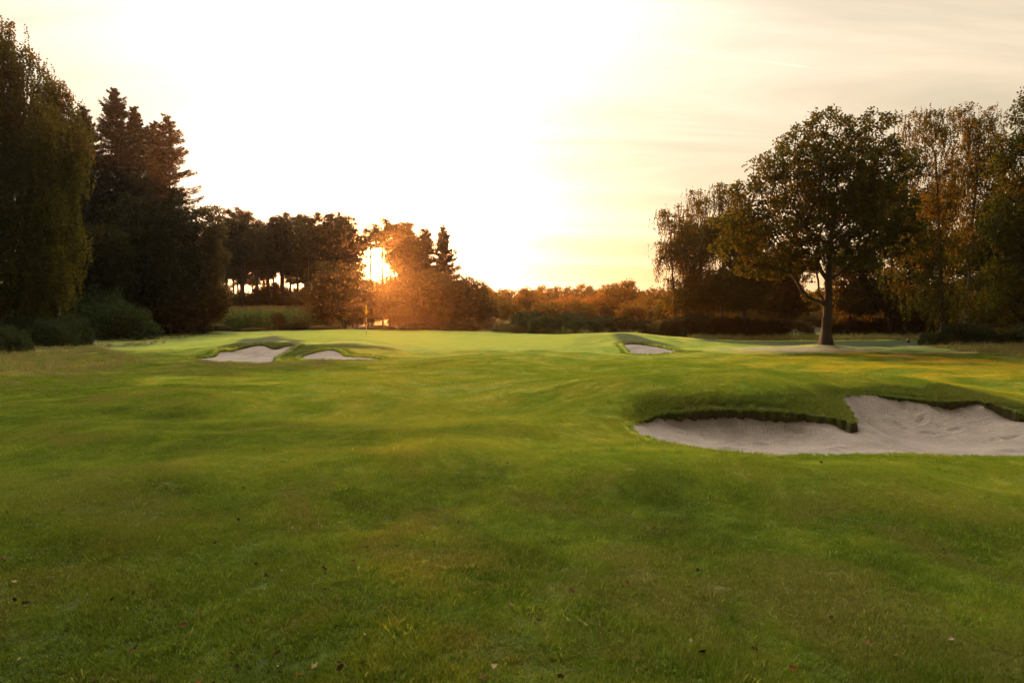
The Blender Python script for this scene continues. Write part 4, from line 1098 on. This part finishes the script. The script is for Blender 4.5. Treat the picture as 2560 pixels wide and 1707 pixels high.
# ---- far wood, one tree beside another
bushkind('farA', 98, 'far_leaf', 8.0, 3.0, 110, 55, 0.32, 0.8, 0.12); bushkind('farB', 99, 'far_leaf', 8.0, 2.5, 100, 55, 0.32, 0.8, 0.12)
rf = np.random.default_rng(5)
u = 462.0
while u < 720:
    v = 283 + rf.uniform(-3, 4); D = 135 + rf.uniform(-6, 10)
    b = base(u, D); s = (ctop(u, v, D) - b[2]) / 8.0
    put_tree('distant_tree', 'farA' if rf.uniform() < .5 else 'farB', b, 'distant tree of the hazy orange wood on the horizon', 'tree', 'distant trees on the horizon', rz=rf.uniform(0, 6), s=s)
    u += rf.uniform(9, 15)
# wood seen between the pine trunks and behind the right-hand trees
for k in range(34):
    u = -60 + k * 16 + rf.uniform(-5, 5); D = 112 + rf.uniform(-6, 12)
    if u > 460: break
    b = base(u, D); s = (ctop(u, 292 + rf.uniform(-9, 6), D) - b[2]) / 8.0
    put_tree('distant_tree', 'farA' if rf.uniform() < .5 else 'farB', b, 'low distant tree seen between the pine trunks', 'tree', 'distant trees behind the pines', rz=rf.uniform(0, 6), s=s, sx=s * 1.2)
for k in range(24):
    u = 725 + k * 16 + rf.uniform(-5, 5); D = 84 + rf.uniform(-8, 12)
    b = base(u, D); s = (ctop(u, 282 + rf.uniform(-10, 10), D) - b[2]) / 8.0
    put_tree('distant_tree', 'farA' if rf.uniform() < .5 else 'farB', b, 'woodland tree low behind the oak and birches', 'tree', 'trees far behind the oak', rz=rf.uniform(0, 6), s=s)

# ---- shrubs
def dome(kind, w, d, h, n, seed, mat, L, Wd, spiky=0.0, lump=0.12, cone=None):
    """a shrub: short stems inside, foliage pointing outwards over a lumpy dome"""
    rg = np.random.default_rng(seed)
    dr = rg.normal(size=(n, 3)); dr[:, 2] = np.abs(dr[:, 2]); dr /= np.linalg.norm(dr, axis=1, keepdims=True)
    ph = rg.uniform(0, 6, 9); f = np.ones(n)
    for k in range(9): f += lump * np.sin(dr[:, 0] * (3 + k * 1.3) + ph[k]) * np.cos(dr[:, 1] * (4 + k) + ph[-k]) * np.cos(dr[:, 2] * (3 + k) + k) * .6
    f *= rg.uniform(0.55, 1.02, n) ** 0.45
    e = 0.75
    q = np.sign(dr) * np.abs(dr) ** e * f[:, None] * [w, d, h]
    q[:, 2] = np.maximum(q[:, 2], .03)
    ax = dr * (0.7 + spiky) + rg.normal(0, .5 - spiky * .3, (n, 3)) + [0, 0, spiky * 1.6]
    lv, lq = leaves_geo(q, ax, L * rg.uniform(.6, 1.4, n), Wd * rg.uniform(.7, 1.3, n), rg)
    sk = Skel([(0, 0, -.1), (0, 0, .1 * h)]); tg = np.stack([rg.uniform(-.6, .6, 40) * w, rg.uniform(-.6, .6, 40) * d, rg.uniform(.4, .8, 40) * h], -1)
    sk.grow(tg, rg, .3, .1)
    tv_, tq_ = sk.mesh(np.full(sk.n, .018), 5)
    LIB[kind] = (new_mesh('stems', tv_, quads=tq_, mats=[M['dark_bark']]), new_mesh('foliage', lv, quads=lq, mats=[M[mat]]))
def put_shrub(name, lib, loc, label, cat, group=None, rz=0, s=1.0, sz=None):
    e_ = empty(name, loc, rz); e_.scale = (s, s, sz or s); tag(e_, label, cat, group)
    t, c = LIB[lib]; link('stems', t, e_); link('foliage', c, e_); return e_
dome('gorseA', 1.15, 1.1, 1.45, 16000, 101, 'gorse', 0.15, 0.022, 0.75, 0.10)
dome('gorseB', 1.3, 1.2, 1.4, 16000, 102, 'gorse', 0.15, 0.022, 0.75, 0.12)
for u, D, lib, s, sz, lab in ((24, 38.5, 'gorseA', 1.2, 1.1, 'bluish green gorse dome behind the leftmost one'), (50, 37.5, 'gorseB', 1.0, 1.0, 'small rounded gorse bush in the middle of the left group'),
                              (66, 40.5, 'gorseA', 1.15, 1.12, 'gorse bush with upright tips beside the rhododendron'), (2, 31, 'gorseB', .85, .82, 'dark gorse bush cut by the left edge, nearest the camera'),
                              (-40, 36, 'gorseA', 1.1, 1.0, 'gorse bush mostly outside the left edge')):
    put_shrub('gorse_bush', lib, base(u, D), lab, 'bush', 'gorse bushes at the left', rz=u * .1, s=s, sz=sz)
dome('rhodo', 3.6, 2.6, 3.4, 30000, 103, 'rhodo', 0.17, 0.06, 0.0, 0.16)
dome('rhodoB', 2.6, 2.2, 2.6, 18000, 104, 'rhodo', 0.17, 0.06, 0.0, 0.16)
put_shrub('rhododendron', 'rhodo', base(86, 50), 'large dark green rhododendron mound left of the green', 'bush')
put_shrub('rhododendron', 'rhodoB', base(114, 47.5), 'lower right-hand rhododendron mound sloping to the grass', 'bush', sz=.95)
dome('gorseC', 1.9, 1.6, 2.0, 14000, 105, 'gorse', 0.2, 0.035, 0.6, 0.12)
dome('bramble', 2.2, 1.8, 2.0, 15000, 106, 'dark_leaf', 0.16, 0.08, 0.1, 0.16)
dome('heath', 1.9, 1.7, 1.7, 12000, 107, 'brown_leaf', 0.2, 0.03, 0.6, 0.12)
SH = [(530, 312, 62, 'gorseC', 'grey-green gorse mound left of the green mound'), (546, 315, 60, 'gorseC', 'second gorse mound from the left behind the green'), (572, 312, 62, 'gorseC', 'gorse with a peaked top in the middle'),
      (583, 317, 59, 'gorseC', 'smaller gorse in front of the peaked one'), (603, 316, 60, 'gorseC', 'flat topped pale gorse above the mound of the right bunker'), (512, 323, 61, 'heath', 'brown heathy clump at the left of the gorse line'),
      (625, 318, 58, 'bramble', 'dark bramble right of the pale gorse'), (643, 320, 57, 'bramble', 'dark bramble below the orange flowers'), (660, 321, 56, 'heath', 'low brown bush under the birches'),
      (693, 313, 54, 'gorseC', 'round green bush under the birch trunks'), (678, 320, 53, 'bramble', 'dark bush left of the round green one'), (715, 318, 54, 'bramble', 'dark bush right of the round green one'),
      (740, 318, 53, 'bramble', 'dark low hedge bush left of the oak trunk'), (765, 320, 54, 'bramble', 'dark hedge bush nearest left of the oak trunk'), (795, 322, 55, 'heath', 'brown undergrowth bush close left of the oak trunk'),
      (850, 320, 54, 'bramble', 'dark undergrowth bush right of the oak trunk'), (880, 318, 54, 'bramble', 'dark undergrowth bush second right of the oak trunk'), (912, 318, 52, 'bramble', 'dark undergrowth bush left of the birch foot')]
for k, (u, v, D, lib, lab) in enumerate(SH):
    b = base(u, D); h0 = {'gorseC': 2.0, 'bramble': 2.0, 'heath': 1.7}[lib]; s = (ctop(u, v, D) - b[2]) / h0
    put_shrub('gorse_bush' if lib == 'gorseC' else 'bramble_bush' if lib == 'bramble' else 'heath_bush', lib, b, lab, 'bush', 'bushes along the far edge of the course', rz=k * 1.1, s=max(.8, s), sz=s)
rh_ = np.random.default_rng(31)
for k in range(27):
    u = 690 + k * 13.5 + rh_.uniform(-4, 4); D = 62 + rh_.uniform(-3, 8)
    b = base(u, D); s = (ctop(u, 309 + rh_.uniform(-7, 5), D) - b[2]) / 5.0
    put_tree('hawthorn_bush', ('thornA', 'thornB', 'thornC')[k % 3], b, 'dim hedge bush standing in the shade far behind the oak', 'bush', 'hedge bushes far behind the oak', rz=k * 1.3, s=s, sx=s * 1.25)
LS = [(215, 322, 66, 'heath', 'brown bush at the left end of the corn'), (279, 311, 66, 'thornA', 'small leafy bush standing in front of the corn'), (258, 327, 65, 'heath', 'low brown undergrowth before the corn'),
      (240, 328, 66, 'bramble', 'low dark undergrowth before the corn'), (300, 323, 65, 'bramble', 'low bramble between corn and hawthorns'), (190, 318, 62, 'bramble', 'dark bramble under the left wood'),
      (165, 318, 60, 'bramble', 'dark bramble right of the rhododendron'), (148, 314, 58, 'bramble', 'dark bramble hugging the rhododendron'), (325, 325, 64, 'heath', 'low undergrowth left of the flag'),
      (380, 325, 64, 'heath', 'low undergrowth right of the flag'), (420, 323, 64, 'bramble', 'low dark bramble below the broad hawthorn'), (460, 322, 64, 'bramble', 'low dark bramble near the end of the hedge'), (490, 322, 66, 'heath', 'undergrowth at the end of the hawthorn hedge')]
for k, (u, v, D, lib, lab) in enumerate(LS):
    b = base(u, D); h0 = {'bramble': 2.0, 'heath': 1.7, 'thornA': 5.0}[lib]; s = (ctop(u, v, D) - b[2]) / h0
    if lib == 'thornA': put_tree('hawthorn_bush', lib, b, lab, 'bush', 'undergrowth behind the green', rz=1.0, s=s); continue
    put_shrub('bramble_bush' if lib == 'bramble' else 'heath_bush', lib, b, lab, 'bush', 'undergrowth behind the green', rz=k * 1.9, s=max(.8, s), sz=s)
dome('broom', 1.0, 0.9, 1.0, 7000, 108, 'gorse', 0.16, 0.03, 0.7, 0.15)
for k, (u, D, s, lab) in enumerate(((962, 38.5, 1.15, 'leafy broom bush right of the birch foot'), (976, 39, 1.1, 'second broom bush right of the birch foot'), (994, 40, .8, 'low broom bush, third from the birch foot'),
                                   (1010, 39, .9, 'low pale broom near the right edge'), (1026, 38, 1.2, 'broom bush cut by the right edge'), (933, 39.3, .7, 'small broom bush left of the birch foot'))):
    put_shrub('broom_bush', 'broom', base(u, D), lab, 'bush', 'broom bushes in the right-hand rough', rz=k, s=s)

# ---- corn
rg = np.random.default_rng(17)
V = []; Q = []; MI = []
cv = []; 
n = 2600
cx = rg.uniform(P(196, 300, 68)[0], P(318, 300, 68)[0], n); cyy = 67.5 + np.floor(rg.uniform(0, 20, n)) * .75 + rg.normal(0, .05, n)
hh = rg.uniform(1.9, 2.35, n); gz_ = ground0(cx, cyy)
pos = []; ax = []; LL = []; WW = []
for k in range(9):
    f = (k + .7) / 9; az = rg.uniform(0, 2 * pi, n)
    pos.append(np.stack([cx + np.cos(az) * .22, cyy + np.sin(az) * .22, gz_ + hh * f * .92], -1)); ax.append(np.stack([np.cos(az), np.sin(az), rg.uniform(-.3, .9, n)], -1)); LL.append(np.full(n, .55)); WW.append(np.full(n, .085))
lv, lq = leaves_geo(np.concatenate(pos), np.concatenate(ax), np.concatenate(LL), np.concatenate(WW), rg)
st, sq = leaves_geo(np.stack([cx, cyy, gz_ + hh * .5], -1), np.tile([0.01, 0, 1.], (n, 1)), hh, .05, rg)
tp = []; ta = []
for k in range(4):
    tp.append(np.stack([cx + rg.normal(0, .04, n), cyy + rg.normal(0, .04, n), gz_ + hh + .05], -1)); ta.append(rg.normal(0, .35, (n, 3)) + [0, 0, 1])
t1, t2 = leaves_geo(np.concatenate(tp), np.concatenate(ta), .34, .03, rg)
V, Q = merge((lv, lq), (st, sq), (t1, t2))
mi = np.r_[np.zeros(len(lq) + len(sq)), np.ones(len(t2))]
me = new_mesh('corn_crop', V, quads=Q, mats=[M['corn'], M['tassel']], mat_idx=mi)
tag(link('corn_crop', me), 'tall green corn with straw-coloured tassels growing behind the left of the green', 'corn', kind='stuff')

# ------------------------------------------------------------------ flag, tee markers, fallen leaves
def tube(pts, r, n=10):
    V = []; Q = []
    for i, (x, y, z) in enumerate(pts):
        for k in range(n): a_ = 2 * pi * k / n; V.append((x + r * cos(a_), y + r * sin(a_), z))
    for i in range(len(pts) - 1):
        for k in range(n): Q.append((i * n + k, i * n + (k + 1) % n, (i + 1) * n + (k + 1) % n, (i + 1) * n + k))
    V.append(pts[-1]); c = len(V) - 1; T = [((len(pts) - 1) * n + k, (len(pts) - 1) * n + (k + 1) % n, c) for k in range(n)]
    return np.array(V, float), np.array(Q), np.array(T)
pb = base(366.2, 51.4)
fl = empty('golf_flag', pb); tag(fl, 'yellow golf flag hanging on a black and white striped pole on the green', 'flag')
HP = 2.24
cuts = [-.05, .385, .40, .80, .81, 1.20, 1.21, 1.58, 1.59, HP]
zs = [-.05, .36, .3601, .68, .6801, .98, .9801, 1.30, 1.3001, 1.62, 1.6201, HP]
v_, q_, t_ = tube([(0, 0, z) for z in zs], 0.016, 10)
wm = plain_mat('white_paint', (.75, .73, .68), .4); bm_ = plain_mat('black_paint', (.02, .018, .018), .4)
ring_mat = []
for i in range(len(zs) - 1):
    zm = (zs[i] + zs[i + 1]) / 2; w_ = (0.36 < zm < .68) or (.98 < zm < 1.30) or zm > 1.62
    ring_mat += [0 if w_ else 1] * 10
me = new_mesh('pole', v_, quads=q_, tris=t_, mats=[wm, bm_], mat_idx=ring_mat + [0] * 10, smooth=False)
link('pole', me, fl)
# limp flag: folds hanging from the top of the pole, widest low down
ny, nx = 26, 22; V = []; Q = []
for j in range(ny):
    f = j / (ny - 1); z = HP - 0.02 - f * 0.66
    half = 0.016 + 0.095 * (f / .70) ** 1.1 if f < .70 else 0.111 * (1 - (f - .70) / .30) ** .8 + 0.008
    for i in range(nx):
        g_ = i / (nx - 1) * 2 - 1
        V.append((g_ * half, -0.022 + 0.035 * sin(g_ * 6 + f * 2.5) * (half / .13) * (.4 + .6 * f), z - 0.03 * abs(g_) * f))
for j in range(ny - 1):
    for i in range(nx - 1): Q.append((j * nx + i, j * nx + i + 1, (j + 1) * nx + i + 1, (j + 1) * nx + i))
yt = NT('flag_cloth'); geo = yt.n('ShaderNodeNewGeometry'); nz = yt.noise(9, 3, .6, geo.outputs['Position'])
yc = yt.ramp(nz, (.3, (.72, .50, .02)), (.7, (.85, .62, .03)))
d_ = yt.n('ShaderNodeBsdfDiffuse'); yt.put(d_.inputs[0], yc); r2 = yt.n('ShaderNodeBsdfTranslucent'); yt.put(r2.inputs[0], yc)
mx = yt.n('ShaderNodeMixShader'); mx.inputs[0].default_value = .55; yt.l(d_.outputs[0], mx.inputs[1]); yt.l(r2.outputs[0], mx.inputs[2]); yt.l(mx.outputs[0], yt.out.inputs[0])
me = new_mesh('flag', np.array(V), quads=np.array(Q), mats=[yt.m], smooth=True)
fo = link('flag', me, fl)
sm = fo.modifiers.new('thickness', 'SOLIDIFY'); sm.thickness = 0.004
cu = bpy.data.curves.new('number', 'FONT'); cu.body = '18'; cu.size = 0.12; cu.extrude = 0.002; cu.align_x = 'CENTER'
cu.materials.append(plain_mat('flag_number', (.18, .03, .02)))
no = link('number', cu, fo, (0, -0.064, HP - 0.52)); no.rotation_euler = (pi / 2, 0, 0)
dg = bpy.context.evaluated_depsgraph_get(); nme = bpy.data.meshes.new_from_object(no.evaluated_get(dg)); bpy.data.objects.remove(no)
no = link('number', nme, fo, (0, -0.064, HP - 0.52)); no.rotation_euler = (pi / 2, 0, 0)

# tee markers: turned wooden blocks with a domed cap
prof = [(0, .085), (.02, .095), (.10, .10), (.16, .09), (.20, .06), (.22, 0.02)]
V = []; Q = []
for z, r0 in prof:
    for k in range(14): a_ = 2 * pi * k / 14; V.append((r0 * cos(a_), r0 * sin(a_), z))
for i in range(len(prof) - 1):
    for k in range(14): Q.append((i * 14 + k, i * 14 + (k + 1) % 14, (i + 1) * 14 + (k + 1) % 14, (i + 1) * 14 + k))
V.append((0, 0, .222)); T = [(5 * 14 + k, 5 * 14 + (k + 1) % 14, len(V) - 1) for k in range(14)]
tm = new_mesh('tee_marker', np.array(V), quads=np.array(Q), tris=np.array(T), mats=[plain_mat('marker_paint', (.13, .03, .018), .5)], smooth=True)
for u, D, lab in ((694.5, 45, 'small dark red tee marker left of the oak trunk'), (908.8, 42.5, 'small dark red tee marker right of the oak trunk')):
    tag(link('tee_marker', tm, loc=base(u, D)), lab, 'tee marker', 'tee markers')

rg = np.random.default_rng(23); lm = []
LC = [plain_mat('leaf_brown', (.085, .045, .018), .8), plain_mat('leaf_dark', (.028, .018, .008), .8), plain_mat('leaf_pale', (.20, .145, .07), .8), plain_mat('leaf_red', (.13, .035, .012), .8)]
for k in range(8):
    m = 9; V = [(0, 0, 0.004)]
    for i in range(m):
        a_ = 2 * pi * i / m; r0 = (0.9 + .35 * cos(a_)) * (1 + .22 * cos(a_ * 5 + k)) * 0.016
        V.append((r0 * cos(a_) * 1.35, r0 * sin(a_) * .9, 0.010 * abs(sin(a_ + k)) + .006 * rg.uniform()))
    T = [(0, 1 + i, 1 + (i + 1) % m) for i in range(m)]
    lm.append(new_mesh('fallen_leaf', np.array(V), tris=np.array(T), mats=[LC[k % 4]]))
LLAB = {0: 'brown fallen leaf lying on the mown grass', 1: 'dark curled fallen leaf lying on the mown grass', 2: 'pale dry fallen leaf lying on the mown grass', 3: 'reddish fallen leaf lying on the mown grass'}
cnt = 0
while cnt < 150:
    D = 2.7 * (1 + rg.exponential(.55)); uu = rg.uniform(-60, 1090)
    if D > 10 or (uu > 520 and rg.uniform() < .72) : continue
    x = (uu - 512) / F * D; _, bb = pit(np.array([x]), np.array([D]))
    if bb[0] > -0.1: continue
    k = int(rg.choice([0, 1, 1, 2, 3, 4, 5, 5, 6], 1)[0])
    o = link('fallen_leaf', lm[k], loc=(x, D, gz(x, D) + 0.026)); o.rotation_euler = (rg.normal(0, .35), rg.normal(0, .35), rg.uniform(0, 6))
    s = rg.uniform(.6, 1.25); o.scale = (s, s, s)
    tag(o, LLAB[k % 4], 'leaf', {0: 'brown fallen leaves', 1: 'dark fallen leaves', 2: 'pale fallen leaves', 3: 'reddish fallen leaves'}[k % 4]); cnt += 1

# ------------------------------------------------------------------ haze: the warm evening air
HAZE = 0.00023
hz_m = bpy.data.materials.new('haze'); hz_m.use_nodes = True; hn = hz_m.node_tree; hn.nodes.clear()
ho = hn.nodes.new('ShaderNodeOutputMaterial'); pv = hn.nodes.new('ShaderNodeVolumePrincipled')
pv.inputs['Color'].default_value = (0.98, 0.84, 0.66, 1); pv.inputs['Density'].default_value = HAZE; pv.inputs['Anisotropy'].default_value = 0.88
hn.links.new(pv.outputs[0], ho.inputs['Volume'])
hb = np.array([(x, y, z) for x in (-430, 430) for y in (-430, 430) for z in (-3.0, 27.0)], float)
hme = new_mesh('haze', hb, quads=np.array([(0, 1, 3, 2), (4, 6, 7, 5), (0, 4, 5, 1), (2, 3, 7, 6), (0, 2, 6, 4), (1, 5, 7, 3)]), mats=[hz_m])
tag(link('haze', hme), 'thin warm evening haze filling the air over the course', 'haze', kind='stuff')
